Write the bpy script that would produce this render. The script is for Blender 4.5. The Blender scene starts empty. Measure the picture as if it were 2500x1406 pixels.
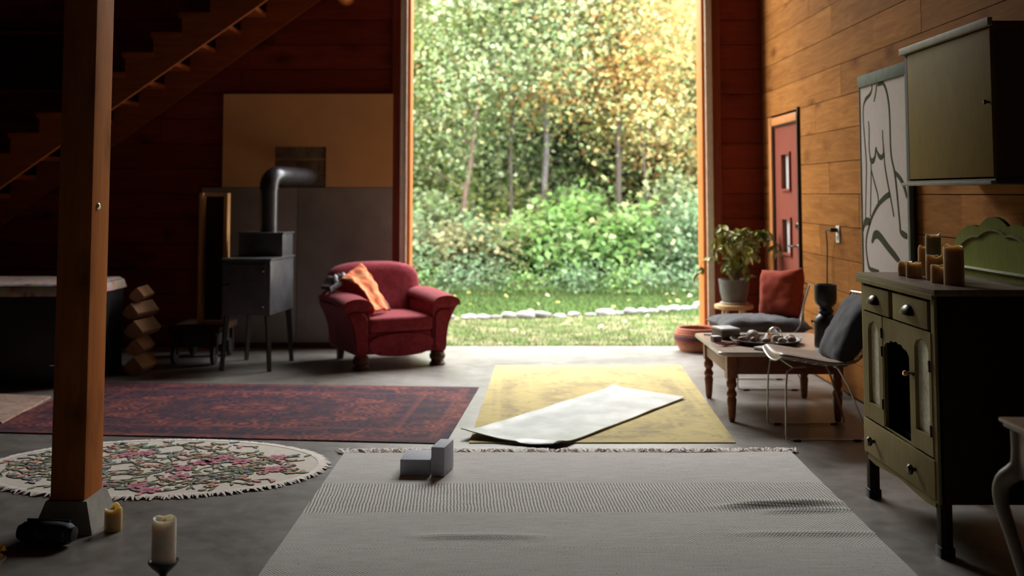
import bpy, bmesh, math, random
import numpy as np
from mathutils import Vector, Matrix, noise
R = math.radians
random.seed(7)
rng = np.random.default_rng(11)
SC = bpy.context.scene
COL = SC.collection

# ------------------------------------------------------------------ camera
cam_d = bpy.data.cameras.new('camera')
cam = bpy.data.objects.new('camera', cam_d)
COL.objects.link(cam)
SC.camera = cam
cam_d.sensor_width = 36.0
cam_d.lens = 36.0 * 2675 / 2500
cam.location = (0, 0, 1.40)
cam.rotation_euler = (R(94.0), 0, 0)
cam_d.shift_x = 10 / 2500
cam_d.shift_y = -420 / 2500
cam_d.clip_end = 300
cam_d.dof.use_dof = True
cam_d.dof.focus_distance = 5.0
cam_d.dof.aperture_fstop = 1.8

# ------------------------------------------------------------------ overcast sky, exposure
SKY = 20.0
w = bpy.data.worlds.new('overcast_sky')
SC.world = w
w.use_nodes = True
bg = w.node_tree.nodes['Background']
bg.inputs[0].default_value = (1.0, 0.99, 0.975, 1)
bg.inputs[1].default_value = SKY
vs = SC.view_settings
vs.view_transform = 'Standard'
vs.look = 'None'
vs.gamma = 1.0
vs.use_curve_mapping = False
vs.exposure = 0.0
# a sampling portal in the doorway: it gives off nothing, it only tells the renderer where daylight enters
pl = bpy.data.lights.new('doorway_portal', 'AREA')
pl.shape = 'RECTANGLE'
pl.size, pl.size_y = 2.7, 4.70
pl.cycles.is_portal = True
po = bpy.data.objects.new('doorway_portal', pl)
COL.objects.link(po)
po.location = (0.45, 10.36, 2.35)
po.rotation_euler = (R(-90), 0, 0)

# ------------------------------------------------------------------ node helpers
def NT(m):
    nt = m.node_tree
    return nt, nt.nodes['Principled BSDF']
def node(nt, t, **k):
    n = nt.nodes.new(t)
    for a, b in k.items():
        if a in n.inputs: n.inputs[a].default_value = b
        else: setattr(n, a, b)
    return n
def lk(nt, a, b): nt.links.new(a, b)
def ramp(nt, fac, stops, interp='LINEAR'):
    r = nt.nodes.new('ShaderNodeValToRGB')
    r.color_ramp.interpolation = interp
    e = r.color_ramp.elements
    while len(e) < len(stops): e.new(0.5)
    for i, (p, c) in enumerate(stops):
        e[i].position = p
        e[i].color = (*c, 1) if len(c) == 3 else c
    lk(nt, fac, r.inputs[0])
    return r.outputs[0]
def mth(nt, op, a, b=None, c=None):
    n = nt.nodes.new('ShaderNodeMath'); n.operation = op
    for i, v in enumerate((a, b, c)):
        if v is None: continue
        if isinstance(v, (int, float)): n.inputs[i].default_value = v
        else: lk(nt, v, n.inputs[i])
    return n.outputs[0]
def mix(nt, fac, a, b, mode='MIX'):
    n = nt.nodes.new('ShaderNodeMix'); n.data_type = 'RGBA'; n.blend_type = mode
    for s, v in ((n.inputs[0], fac), (n.inputs[6], a), (n.inputs[7], b)):
        if isinstance(v, (int, float)): s.default_value = v
        elif isinstance(v, tuple): s.default_value = (*v, 1)
        else: lk(nt, v, s)
    return n.outputs[2]
def coords(nt, scale=(1, 1, 1), rnd=False, rot=(0, 0, 0)):
    tc = nt.nodes.new('ShaderNodeTexCoord')
    o = tc.outputs['Object']
    if rnd:
        oi = nt.nodes.new('ShaderNodeObjectInfo')
        vm = nt.nodes.new('ShaderNodeVectorMath'); vm.operation = 'MULTIPLY_ADD'
        cx = nt.nodes.new('ShaderNodeCombineXYZ')
        for i in range(3): lk(nt, oi.outputs['Random'], cx.inputs[i])
        lk(nt, cx.outputs[0], vm.inputs[0]); vm.inputs[1].default_value = (31, 17, 23)
        lk(nt, o, vm.inputs[2]); o = vm.outputs[0]
    mp = nt.nodes.new('ShaderNodeMapping')
    mp.inputs['Scale'].default_value = scale
    mp.inputs['Rotation'].default_value = rot
    lk(nt, o, mp.inputs[0])
    return mp.outputs[0]
def noi(nt, vec, scale=5, detail=3, rough=0.5, dist=0.0):
    n = node(nt, 'ShaderNodeTexNoise', Scale=scale, Detail=detail, Roughness=rough, Distortion=dist)
    lk(nt, vec, n.inputs['Vector'])
    return n.outputs['Fac']
def bump(nt, b, h, strength=0.2, dist=0.01):
    n = node(nt, 'ShaderNodeBump', Strength=strength, Distance=dist)
    lk(nt, h, n.inputs['Height']); lk(nt, n.outputs[0], b.inputs['Normal'])
MATS = {}
def new_mat(name):
    m = bpy.data.materials.new(name); m.use_nodes = True
    return m
def plain(name, col, rough=0.6, metal=0.0, var=0.15, scale=18, bmp=0.0, spec=None, sheen=0.0, tr=0.0, ior=None, coat=0.0):
    m = new_mat(name); nt, b = NT(m)
    v = coords(nt)
    f = noi(nt, v, scale, 4, 0.6)
    c = ramp(nt, f, [(0.3, tuple(x * (1 - var) for x in col)), (0.7, tuple(min(1, x * (1 + var)) for x in col))])
    lk(nt, c, b.inputs['Base Color'])
    b.inputs['Roughness'].default_value = rough
    b.inputs['Metallic'].default_value = metal
    if spec is not None: b.inputs['Specular IOR Level'].default_value = spec
    if sheen:
        b.inputs['Sheen Weight'].default_value = sheen
        b.inputs['Sheen Roughness'].default_value = 0.45
    if tr: b.inputs['Transmission Weight'].default_value = tr
    if ior: b.inputs['IOR'].default_value = ior
    if coat: b.inputs['Coat Weight'].default_value = coat
    if bmp: bump(nt, b, noi(nt, v, scale * 6, 3, 0.6), bmp, 0.004)
    return m
def wood(name, c1, c2, axis=0, rough=0.55, knots=True, kcol=None, fine=1.0, rnd=True, streak=None, spec=0.35):
    """grain runs along local axis 0, 1 or 2"""
    m = new_mat(name); nt, b = NT(m)
    st = [9 * fine, 9 * fine, 9 * fine]; st[axis] = 0.9 * fine
    v = coords(nt, tuple(st), rnd)
    f1 = noi(nt, v, 2.2, 5, 0.6, 1.2)
    st2 = [60 * fine, 60 * fine, 60 * fine]; st2[axis] = 2.0 * fine
    f2 = noi(nt, coords(nt, tuple(st2), rnd), 1.0, 3, 0.5, 0.3)
    fac = mth(nt, 'ADD', mth(nt, 'MULTIPLY', f1, 0.75), mth(nt, 'MULTIPLY', f2, 0.25))
    c = ramp(nt, fac, [(0.3, c1), (0.5, tuple((x + y) / 2 for x, y in zip(c1, c2))), (0.68, c2)])
    oi = nt.nodes.new('ShaderNodeObjectInfo')
    hs = node(nt, 'ShaderNodeHueSaturation')
    lk(nt, mth(nt, 'MULTIPLY_ADD', oi.outputs['Random'], 0.36, 0.82), hs.inputs['Value'])
    lk(nt, c, hs.inputs['Color']); c = hs.outputs[0]
    if knots:
        ks = [4.2, 4.2, 4.2]; ks[axis] = 2.1
        vo = node(nt, 'ShaderNodeTexVoronoi', Scale=1.0, Randomness=1.0)
        wn = nt.nodes.new('ShaderNodeTexNoise'); wn.inputs['Scale'].default_value = 6
        kv = coords(nt, tuple(ks), rnd)
        va = nt.nodes.new('ShaderNodeVectorMath'); va.operation = 'MULTIPLY_ADD'
        lk(nt, kv, wn.inputs['Vector']); lk(nt, wn.outputs['Color'], va.inputs[0]); va.inputs[1].default_value = (.25, .25, .25)
        lk(nt, kv, va.inputs[2]); lk(nt, va.outputs[0], vo.inputs['Vector'])
        k = ramp(nt, vo.outputs['Distance'], [(0.07, (1, 1, 1)), (0.15, (0.6, 0.6, 0.6)), (0.34, (0, 0, 0))])
        c = mix(nt, mth(nt, 'MULTIPLY', k, 0.75), c, kcol or tuple(x * 0.35 for x in c1))
    lk(nt, c, b.inputs['Base Color'])
    b.inputs['Roughness'].default_value = rough
    b.inputs['Specular IOR Level'].default_value = spec
    bump(nt, b, f2, 0.12, 0.004)
    return m
def attr_leaf(name, transl=0.45, rough=0.5):
    m = new_mat(name); nt, b = NT(m)
    a = nt.nodes.new('ShaderNodeAttribute'); a.attribute_name = 'leaf_colour'
    lk(nt, a.outputs['Color'], b.inputs['Base Color'])
    b.inputs['Roughness'].default_value = rough
    b.inputs['Specular IOR Level'].default_value = 0.3
    t = nt.nodes.new('ShaderNodeBsdfTranslucent')
    lk(nt, a.outputs['Color'], t.inputs[0])
    ms = nt.nodes.new('ShaderNodeMixShader'); ms.inputs[0].default_value = transl
    lk(nt, b.outputs[0], ms.inputs[1]); lk(nt, t.outputs[0], ms.inputs[2])
    lk(nt, ms.outputs[0], nt.nodes['Material Output'].inputs['Surface'])
    return m

# ------------------------------------------------------------------ mesh helpers
class MB:
    def __init__(s): s.v = []; s.f = []
    def add(s, vs_, fs_, M=None):
        o = len(s.v)
        if M is not None: vs_ = [M @ Vector(p) for p in vs_]
        s.v += [tuple(p) for p in vs_]
        s.f += [tuple(i + o for i in f) for f in fs_]
        return s
    def bm(s, b, M=None):
        b.verts.index_update()
        return s.add([v.co.copy() for v in b.verts], [[v.index for v in f.verts] for f in b.faces], M)
    def box(s, c, d, bev=0.0, M=None, seg=2):
        x, y, z = c; a, b_, e = d[0] / 2, d[1] / 2, d[2] / 2
        if bev <= 0:
            vs_ = [(x + i * a, y + j * b_, z + k * e) for k in (-1, 1) for j in (-1, 1) for i in (-1, 1)]
            return s.add(vs_, [(0, 2, 3, 1), (4, 5, 7, 6), (0, 1, 5, 4), (2, 6, 7, 3), (0, 4, 6, 2), (1, 3, 7, 5)], M)
        t = bmesh.new(); bmesh.ops.create_cube(t, size=1)
        for v in t.verts: v.co = Vector((x + v.co.x * d[0], y + v.co.y * d[1], z + v.co.z * d[2]))
        bmesh.ops.bevel(t, geom=list(t.edges), offset=bev, segments=seg, affect='EDGES', profile=0.6)
        s.bm(t, M); t.free(); return s
    def lathe(s, prof, n=24, M=None, cap=True):
        vs_, fs_ = [], []
        for r, z in prof:
            for i in range(n):
                a = 2 * math.pi * i / n
                vs_.append((r * math.cos(a), r * math.sin(a), z))
        for j in range(len(prof) - 1):
            for i in range(n):
                k = (i + 1) % n
                fs_.append((j * n + i, j * n + k, (j + 1) * n + k, (j + 1) * n + i))
        if cap:
            fs_.append(tuple(reversed(range(n))))
            fs_.append(tuple(range((len(prof) - 1) * n, len(prof) * n)))
        return s.add(vs_, fs_, M)
    def tube(s, pts, r, n=8, cyc=False, M=None):
        P = [Vector(p) for p in pts]; m = len(P)
        rr = r if isinstance(r, (list, tuple)) else [r] * m
        vs_, fs_ = [], []; up = None
        for i in range(m):
            if cyc: t = (P[(i + 1) % m] - P[i - 1])
            else: t = P[min(i + 1, m - 1)] - P[max(i - 1, 0)]
            t.normalize()
            if up is None:
                up = Vector((0, 0, 1)) if abs(t.z) < 0.9 else Vector((1, 0, 0))
            a = up - t * up.dot(t)
            if a.length < 1e-5: a = t.orthogonal()
            a.normalize(); up = a; b = t.cross(a)
            for k in range(n):
                q = 2 * math.pi * k / n
                vs_.append(P[i] + (a * math.cos(q) + b * math.sin(q)) * rr[i])
        for i in range(m if cyc else m - 1):
            j = (i + 1) % m
            for k in range(n):
                l = (k + 1) % n
                fs_.append((i * n + k, i * n + l, j * n + l, j * n + k))
        if not cyc:
            fs_.append(tuple(reversed(range(n)))); fs_.append(tuple(range((m - 1) * n, m * n)))
        return s.add(vs_, fs_, M)
    def prism(s, poly, t0, t1, M=None):
        """poly in local xy, thickness along local z"""
        n = len(poly)
        vs_ = [(p[0], p[1], t0) for p in poly] + [(p[0], p[1], t1) for p in poly]
        fs_ = [tuple(reversed(range(n))), tuple(range(n, 2 * n))] + [(i, (i + 1) % n, n + (i + 1) % n, n + i) for i in range(n)]
        return s.add(vs_, fs_, M)
    def ring(s, outer, inner, t0, t1, M=None):
        n = len(outer)
        vs_ = [(*p, t0) for p in outer] + [(*p, t0) for p in inner] + [(*p, t1) for p in outer] + [(*p, t1) for p in inner]
        fs_ = []
        for i in range(n):
            j = (i + 1) % n
            fs_ += [(i, n + i, n + j, j), (2 * n + i, 2 * n + j, 3 * n + j, 3 * n + i), (i, j, 2 * n + j, 2 * n + i), (n + i, 3 * n + i, 3 * n + j, n + j)]
        return s.add(vs_, fs_, M)
    def ribbon(s, pts, wd):
        P = [Vector(p) for p in pts]; vs_ = []
        for i, p in enumerate(P):
            t = P[min(i + 1, len(P) - 1)] - P[max(i - 1, 0)]
            n = Vector((-t.y, t.x, 0)); n = n.normalized() if n.length > 1e-6 else Vector((1, 0, 0))
            k = wd * (1 if i < len(P) - 1 else .4)
            vs_ += [p + n * k, p - n * k]
        return s.add(vs_, [(2 * i, 2 * i + 1, 2 * i + 3, 2 * i + 2) for i in range(len(P) - 1)])
    def sheet(s, fn, nu, nv, th=None, M=None):
        """fn(u, v) -> point; closed slab if th (an offset vector or scalar down) is given"""
        top = [Vector(fn(i / nu, j / nv)) for j in range(nv + 1) for i in range(nu + 1)]
        W = nu + 1
        q = [(j * W + i, j * W + i + 1, (j + 1) * W + i + 1, (j + 1) * W + i) for j in range(nv) for i in range(nu)]
        if th is None: return s.add(top, q, M)
        off = Vector((0, 0, -th)) if isinstance(th, (int, float)) else Vector(th)
        N = len(top)
        fs_ = q + [tuple(reversed([k + N for k in f])) for f in q]
        bd = [i for i in range(W)] + [j * W + nu for j in range(1, nv + 1)] + [nv * W + i for i in range(nu - 1, -1, -1)] + [j * W for j in range(nv - 1, 0, -1)]
        for a, b in zip(bd, bd[1:] + bd[:1]): fs_.append((b, a, a + N, b + N))
        return s.add(top + [p + off for p in top], fs_, M)
    def pillow(s, sx, sy, sz, n=18, p=4.0, wr=0.0, seed=0, M=None, tuck=0.1):
        """stuffed cushion, half-sizes sx sy, half-thickness sz"""
        vs_, fs_ = [], []; W = n + 1
        for side in (1, -1):
            for j in range(W):
                for i in range(W):
                    u, v = -1 + 2 * i / n, -1 + 2 * j / n
                    h = ((1 - abs(u) ** p) * (1 - abs(v) ** p)) ** 0.55
                    k = 1 - tuck * (1 - (abs(u * v)) ** 1.0) * 0.9 * max(abs(u), abs(v)) ** 6
                    q = wr * (noise.noise((u * 2.3 + seed, v * 2.3, side * 3.1)) + .5 * noise.noise((u * 6 + seed, v * 6, side)))
                    vs_.append((u * sx * k, v * sy * k, side * sz * h + q * h ** .5))
            o = 0 if side == 1 else W * W
            for j in range(n):
                for i in range(n):
                    f = (o + j * W + i, o + j * W + i + 1, o + (j + 1) * W + i + 1, o + (j + 1) * W + i)
                    fs_.append(f if side == 1 else tuple(reversed(f)))
        return s.add(vs_, fs_, M)
    def build(s, name, mat, parent=None, smooth=True, ang=38, weld=False):
        me = bpy.data.meshes.new(name)
        me.from_pydata(s.v, [], s.f); me.validate(clean_customdata=False)
        if weld:
            t = bmesh.new(); t.from_mesh(me); bmesh.ops.remove_doubles(t, verts=list(t.verts), dist=1e-4)
            bmesh.ops.recalc_face_normals(t, faces=list(t.faces)); t.to_mesh(me); t.free()
        else:
            t = bmesh.new(); t.from_mesh(me); bmesh.ops.recalc_face_normals(t, faces=list(t.faces)); t.to_mesh(me); t.free()
        if smooth:
            me.polygons.foreach_set('use_smooth', [True] * len(me.polygons))
            me.set_sharp_from_angle(angle=R(ang))
        if mat is not None: me.materials.append(mat)
        o = bpy.data.objects.new(name, me); COL.objects.link(o)
        if parent is not None: o.parent = parent
        return o
def tag(o, label=None, cat=None, group=None, kind=None):
    if label: o['label'] = label
    if cat: o['category'] = cat
    if group: o['group'] = group
    if kind: o['kind'] = kind
    return o
def thing(name, label, cat, loc=(0, 0, 0), rz=0.0, group=None, kind=None):
    o = bpy.data.objects.new(name, None); COL.objects.link(o)
    o.empty_display_size = 0.1
    o.location = loc; o.rotation_euler = (0, 0, R(rz))
    return tag(o, label, cat, group, kind)
def at(o, loc, rz=0.0):
    o.location = loc; o.rotation_euler = (0, 0, R(rz)); return o
def T(x, y, z): return Matrix.Translation((x, y, z))
def RX(a): return Matrix.Rotation(R(a), 4, 'X')
def RY(a): return Matrix.Rotation(R(a), 4, 'Y')
def RZ(a): return Matrix.Rotation(R(a), 4, 'Z')
def struct(name, mb, mat, smooth=False, parent=None):
    o = mb.build(name, mat, parent, smooth)
    if parent is None: o['kind'] = 'structure'
    return o
def faces_coloured(name, V, F, C, mat, parent=None):
    """numpy quads or tris with one colour per face"""
    me = bpy.data.meshes.new(name)
    k = F.shape[1]
    me.vertices.add(len(V)); me.vertices.foreach_set('co', V.astype(np.float32).ravel())
    me.loops.add(F.size); me.loops.foreach_set('vertex_index', F.astype(np.int32).ravel())
    me.polygons.add(len(F))
    me.polygons.foreach_set('loop_start', np.arange(0, F.size, k, dtype=np.int32))
    me.polygons.foreach_set('loop_total', np.full(len(F), k, dtype=np.int32))
    me.update(calc_edges=True)
    a = me.attributes.new('leaf_colour', 'FLOAT_COLOR', 'FACE')
    a.data.foreach_set('color', np.c_[C, np.ones(len(C))].astype(np.float32).ravel())
    me.materials.append(mat)
    o = bpy.data.objects.new(name, me); COL.objects.link(o)
    if parent is not None: o.parent = parent
    return o

# ------------------------------------------------------------------ materials
def concrete():
    m = new_mat('polished_concrete'); nt, b = NT(m)
    v = coords(nt)
    f = noi(nt, v, 1.6, 7, 0.68, 1.2); g = noi(nt, v, 9, 5, 0.7)
    fac = mth(nt, 'ADD', mth(nt, 'MULTIPLY', f, 0.7), mth(nt, 'MULTIPLY', g, 0.3))
    c = ramp(nt, fac, [(0.34, (0.10, 0.090, 0.079)), (0.5, (0.185, 0.171, 0.154)), (0.66, (0.265, 0.249, 0.228))])
    lk(nt, c, b.inputs['Base Color'])
    lk(nt, mth(nt, 'MULTIPLY_ADD', g, 0.25, 0.30), b.inputs['Roughness'])
    bump(nt, b, g, 0.05, 0.003)
    return m
M_floor = concrete()
M_plank = wood('cedar_wall_plank', (0.235, 0.090, 0.021), (0.385, 0.168, 0.047), axis=1, rough=0.75, kcol=(0.11, 0.03, 0.006), spec=0.03)
M_redplank = wood('red_stained_plank', (0.12, 0.019, 0.011), (0.20, 0.036, 0.018), axis=0, rough=0.6, kcol=(0.03, 0.006, 0.004), spec=.12)
M_backing = plain('wall_backing', (0.07, 0.04, 0.025), 0.9)
M_dark = plain('dark_timber', (0.035, 0.017, 0.010), 0.85, spec=.1)
M_stair = wood('stair_timber', (0.20, 0.05, 0.015), (0.33, 0.09, 0.028), axis=0, rough=0.6, knots=False, spec=.12)
M_post = wood('fir_post', (0.40, 0.125, 0.028), (0.55, 0.19, 0.05), axis=2, rough=0.55, kcol=(0.16, 0.05, 0.012), rnd=False, spec=.04)
M_jamb = wood('orange_jamb', (0.38, 0.10, 0.02), (0.52, 0.16, 0.035), axis=2, rough=0.45, knots=False, rnd=False)
M_trimred = wood('red_trim', (0.13, 0.02, 0.012), (0.21, 0.04, 0.018), axis=2, rough=0.5, knots=False, rnd=False)
M_alu = plain('aluminium_track', (0.66, 0.70, 0.72), 0.4, 0.1, 0.05)
M_cream = plain('cream_seal', (0.80, 0.66, 0.52), 0.6)
M_black = plain('black_paint', (0.012, 0.012, 0.013), 0.45)
M_blackmetal = plain('black_stove_metal', (0.095, 0.098, 0.106), 0.36, 0.3, 0.25, 9)
M_chrome = plain('chrome', (0.75, 0.75, 0.76), 0.22, 1.0, 0.03)
M_dullchrome = plain('worn_chrome_wire', (0.52, 0.51, 0.49), 0.35, 0.85, 0.1)

# ================================================================== STRUCTURE
XR, YB, XL, YF, ZC = 2.35, 10.10, -7.0, -3.5, 5.4
OX0, OX1, OZ = -0.90, 1.79, 4.70
mb = MB().box(((XL + XR) / 2, (YF + YB + 0.04) / 2, -0.10), (XR - XL + 0.3, YB + 0.04 - YF, 0.20))
floor = struct('floor', mb, M_floor)
mb = MB().box(((XL + XR) / 2, (YF + YB) / 2, ZC + 0.1), (XR - XL + 0.6, YB - YF + 0.6, 0.2))
struct('ceiling', mb, M_dark)
mb = MB().box((XL - 0.1, (YF + YB) / 2, ZC / 2), (0.2, YB - YF + 0.4, ZC))
struct('wall_left', mb, M_dark)
mb = MB().box(((XL + XR) / 2, YF - 0.1, ZC / 2), (XR - XL, 0.2, ZC))
struct('wall_front', mb, M_dark)
# back wall backing with the tall doorway cut out
mb = MB()
mb.box(((XL + OX0 - 0.02) / 2, YB + 0.1, ZC / 2), (OX0 - 0.02 - XL, 0.2, ZC))
mb.box(((OX1 + 0.02 + XR + 0.3) / 2, YB + 0.1, ZC / 2), (XR + 0.3 - OX1 - 0.02, 0.2, ZC))
mb.box(((OX0 + OX1) / 2, YB + 0.1, (OZ + ZC) / 2), (OX1 - OX0 + 0.04, 0.2, ZC - OZ))
wall_back = struct('wall_back', mb, M_backing)
mb = MB().box((XR + 0.14, (YF + YB) / 2, ZC / 2), (0.16, YB - YF + 0.2, ZC))
wall_right = struct('wall_right', mb, M_backing)
PIT, Z0 = 0.229, 2.077 - 9 * 0.229
def plank(parent, mat, c, d):
    MB().box(c, d, 0.0).build('plank', mat, parent, False)
rows = int((ZC - Z0) / PIT)
DY0, DY1, DZ = 8.79, 9.755, 2.0
seams = {9: [7.70], 10: [7.0, 6.18], 6: [8.02], 4: [8.28], 5: [5.70, 7.36], 7: [6.9], 8: [8.35, 6.6], 3: [7.6], 2: [8.0], 11: [7.9, 5.9], 12: [8.5, 6.6]}
for k in range(rows):
    z0 = Z0 + k * PIT
    cut = [YF + 0.05, YB - 0.003]
    if k in seams: cut += seams[k]
    y = random.uniform(3.2, 4.4)
    while y > YF + 1: cut.append(y); y -= random.uniform(1.6, 2.6)
    if k not in seams: cut.append(random.uniform(5.2, 6.4)); cut.append(random.uniform(7.2, 8.6))
    cut = sorted(cut)
    for a, b in zip(cut, cut[1:]):
        segs = [(a, b)]
        if z0 + PIT / 2 < DZ:
            segs = []
            if a < DY0: segs.append((a, min(b, DY0)))
            if b > DY1: segs.append((max(a, DY1), b))
        for p, q in segs:
            if q - p > 0.02:
                plank(wall_right, M_plank, (XR + 0.0115, (p + q) / 2, z0 + PIT / 2), (0.023 + random.uniform(-.002, .002), q - p - 0.004, PIT - 0.005))
for k in range(rows):
    z0 = Z0 + k * PIT
    cut = sorted([XL + 0.02, OX0 - 0.17, random.uniform(-6, -5), random.uniform(-3.9, -3.0)])
    if z0 > 2.2: cut = sorted(cut + [random.uniform(-2.6, -1.7)])
    for a, b in zip(cut, cut[1:]):
        plank(wall_back, M_redplank, ((a + b) / 2, YB - 0.011, z0 + PIT / 2), (b - a - 0.004, 0.022, PIT - 0.006))
    plank(wall_back, M_redplank, ((OX1 + 0.13 + XR) / 2, YB - 0.011, z0 + PIT / 2), (XR - OX1 - 0.13 - 0.004, 0.022, PIT - 0.006))
    if z0 > OZ + 0.12:
        plank(wall_back, M_redplank, ((OX0 + OX1) / 2, YB - 0.011, z0 + PIT / 2), (OX1 - OX0 + 0.22, 0.022, PIT - 0.006))
# doorway lining: orange jamb boards, aluminium door track, red casing
jm = thing('trim_1', None, None, kind='structure')
for s, x in ((1, OX0), (-1, OX1)):
    MB().box((x - s * 0.012, YB + 0.10, OZ / 2), (0.03, 0.27, OZ), 0.003).build('jamb_board', M_jamb, jm)
    MB().box((x - s * 0.037, YB - 0.040, OZ / 2), (0.018, 0.05, OZ), 0.003).build('seal_strip', M_cream, jm)
    MB().box((x - s * 0.062, YB - 0.034, OZ / 2), (0.030, 0.04, OZ), 0.002).build('door_track', M_alu, jm)
    MB().box((x - s * 0.083, YB - 0.040, OZ / 2), (0.010, 0.05, OZ), 0.002).build('seal_strip', M_cream, jm)
    MB().box((x - s * 0.127, YB - 0.036, OZ / 2), (0.08, 0.03, OZ + 0.06), 0.004).build('casing', M_trimred, jm)
MB().box(((OX0 + OX1) / 2, YB + 0.10, OZ + 0.015), (OX1 - OX0, 0.27, 0.03), 0.003).build('head_board', M_jamb, jm)
MB().box(((OX0 + OX1) / 2, YB - 0.036, OZ + 0.06), (OX1 - OX0 + 0.33, 0.03, 0.09), 0.003).build('casing', M_trimred, jm)

# side door on the right wall
M_doorred = plain('coral_red_door_paint', (0.245, 0.072, 0.048), 0.7, var=0.06, scale=6, spec=.05)
M_lite = plain('hazy_door_glass', (0.55, 0.62, 0.63), 0.15, var=0.1, spec=0.8)
M_dkbrown = plain('dark_door_gap', (0.035, 0.015, 0.008), 0.7)
d1 = thing('door_1', None, None, kind='structure')
ya, yb = 8.845, 9.69
lit = [(9.17, 9.42, 1.43, 1.725), (9.17, 9.42, 0.89, 1.175)]
mb = MB()
ys = sorted({ya, yb, lit[0][0], lit[0][1]}); zs = sorted({0.012, 1.972, .89, 1.175, 1.43, 1.725})
for i in range(len(ys) - 1):
    for j in range(len(zs) - 1):
        yc, zc = (ys[i] + ys[i + 1]) / 2, (zs[j] + zs[j + 1]) / 2
        if any(l[0] < yc < l[1] and l[2] < zc < l[3] for l in lit): continue
        mb.box((XR + 0.035, yc, zc), (0.044, ys[i + 1] - ys[i], zs[j + 1] - zs[j]))
mb.build('door_panel', M_doorred, d1, False, weld=True)
for l in lit:
    yc, zc = (l[0] + l[1]) / 2, (l[2] + l[3]) / 2
    MB().box((XR + 0.04, yc, zc), (0.012, l[1] - l[0], l[3] - l[2])).build('pane', M_lite, d1, False)
    t_ = 0.018
    o_ = [(l[0] - t_, l[2] - t_), (l[1] + t_, l[2] - t_), (l[1] + t_, l[3] + t_), (l[0] - t_, l[3] + t_)]
    i_ = [(l[0] + .002, l[2] + .002), (l[1] - .002, l[2] + .002), (l[1] - .002, l[3] - .002), (l[0] + .002, l[3] - .002)]
    # yz-plane ring
    Myz = Matrix(((0, 0, 1, 0), (1, 0, 0, 0), (0, 1, 0, 0), (0, 0, 0, 1)))
    MB().ring(o_, i_, XR - 0.004, XR + 0.016, Myz).build('pane_moulding', M_doorred, d1, False)
h = MB().lathe([(0.028, 0), (0.028, 0.012), (0.012, 0.016), (0.011, 0.05)], 16, T(XR + 0.012, 8.93, 0.965) @ RY(-90))
h.tube([(XR - 0.035, 8.93, 0.965), (XR - 0.04, 8.97, 0.965), (XR - 0.04, 9.05, 0.962)], 0.009, 8)
h.build('door_handle', M_chrome, d1)
MB().lathe([(0.03, 0), (0.03, 0.012), (0.02, 0.02), (0.018, 0.028)], 16, T(XR + 0.012, 8.93, 1.13) @ RY(-90)).build('deadbolt', plain('bronze', (.12, .09, .06), .35, .9), d1)
M_casing = wood('orange_casing', (0.42, 0.15, 0.04), (0.58, 0.24, 0.07), axis=2, knots=False, rnd=False)
MB().box((XR - 0.002, yb + 0.065, 1.03), (0.03, 0.10, 2.06), 0.004).build('casing', M_casing, d1)
MB().box((XR - 0.002, (ya + yb) / 2 + 0.03, 2.02), (0.03, yb - ya + 0.03, 0.07), 0.004).build('casing', M_casing, d1)
MB().box((XR + 0.0, ya - 0.018, 1.01), (0.045, 0.022, 2.02)).build('frame_gap', M_dkbrown, d1, False)
MB().box((XR + 0.012, yb + 0.008, 1.0), (0.03, 0.014, 1.99)).build('frame_gap', M_dkbrown, d1, False)
MB().box((XR + 0.012, (ya + yb) / 2, 1.98), (0.03, yb - ya + .02, 0.014)).build('frame_gap', M_dkbrown, d1, False)
MB().prism([(ya - .03, 1.99), (ya - .007, 1.99), (ya - .02, 2.09), (ya - .043, 2.09)], XR - 0.02, XR + 0.01, Myz).build('frame_gap', M_dkbrown, d1, False)

# loft above the left half of the room, out of the picture except for its shade
lf = thing('trim_2', None, None, kind='structure')
MB().box(((XL - 1.75) / 2, (YF + 8.85) / 2, 4.02), (-1.75 - XL, 8.85 - YF, 0.10)).build('loft_deck', M_dark, lf, False)
for y in np.arange(-2.8, 8.8, 1.2):
    MB().box(((XL - 1.75) / 2, float(y), 3.86), (-1.75 - XL, 0.09, 0.22)).build('joist', M_dark, lf, False)
MB().box((-1.83, (YF + 8.85) / 2, 3.62), (0.16, 8.85 - YF, 0.30)).build('loft_beam', M_post, lf, False)
MB().box((-1.26, 9.5, 4.02), (0.5, 1.1, 0.10)).build('landing_deck', M_dark, lf, False)

# staircase climbing along the back wall
st = thing('staircase', 'open wooden staircase with notched stringers rising along the dark back wall', 'staircase', (0, 0, 0))
zb = lambda x: 4.423 + 0.72 * x
run, rise = 0.2303, 0.166
tr = [(-2.228 + run * i, 3.01 + rise * i) for i in range(-17, 6)]
for yy in (8.96, 10.0):
    poly = []
    x_lo = tr[0][0] - run; x_hi = tr[-1][0]
    poly.append((x_lo, max(0.0, zb(x_lo)))); 
    top = []
    for x, z in tr:
        top += [(x - run, z), (x, z)]
    bot = [(x_hi, zb(x_hi)), (-4.423 / 0.72 + 0.001, 0.0), (x_lo, 0.0)]
    pts = [(x_lo, 0.0)] + top + bot[:2]
    # quads strip per tread keeps the notched outline clean
    mb = MB()
    Mxz = Matrix(((1, 0, 0, 0), (0, 0, -1, 0), (0, 1, 0, 0), (0, 0, 0, 1)))
    for x, z in tr:
        a, b = x - run, x
        za, zbb = max(0.0, zb(a)), max(0.0, zb(b))
        if z > zbb:
            mb.prism([(a, za), (b, zbb), (b, z), (a, z)], -yy - 0.04, -yy, Mxz)
    mb.build('stringer', M_stair, st, False, weld=True)
for x, z in tr:
    MB().box((x - run / 2 - 0.012, 9.50, z + 0.02), (run + 0.024, 1.10, 0.04), 0.004).build('tread', M_stair, st)
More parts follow.
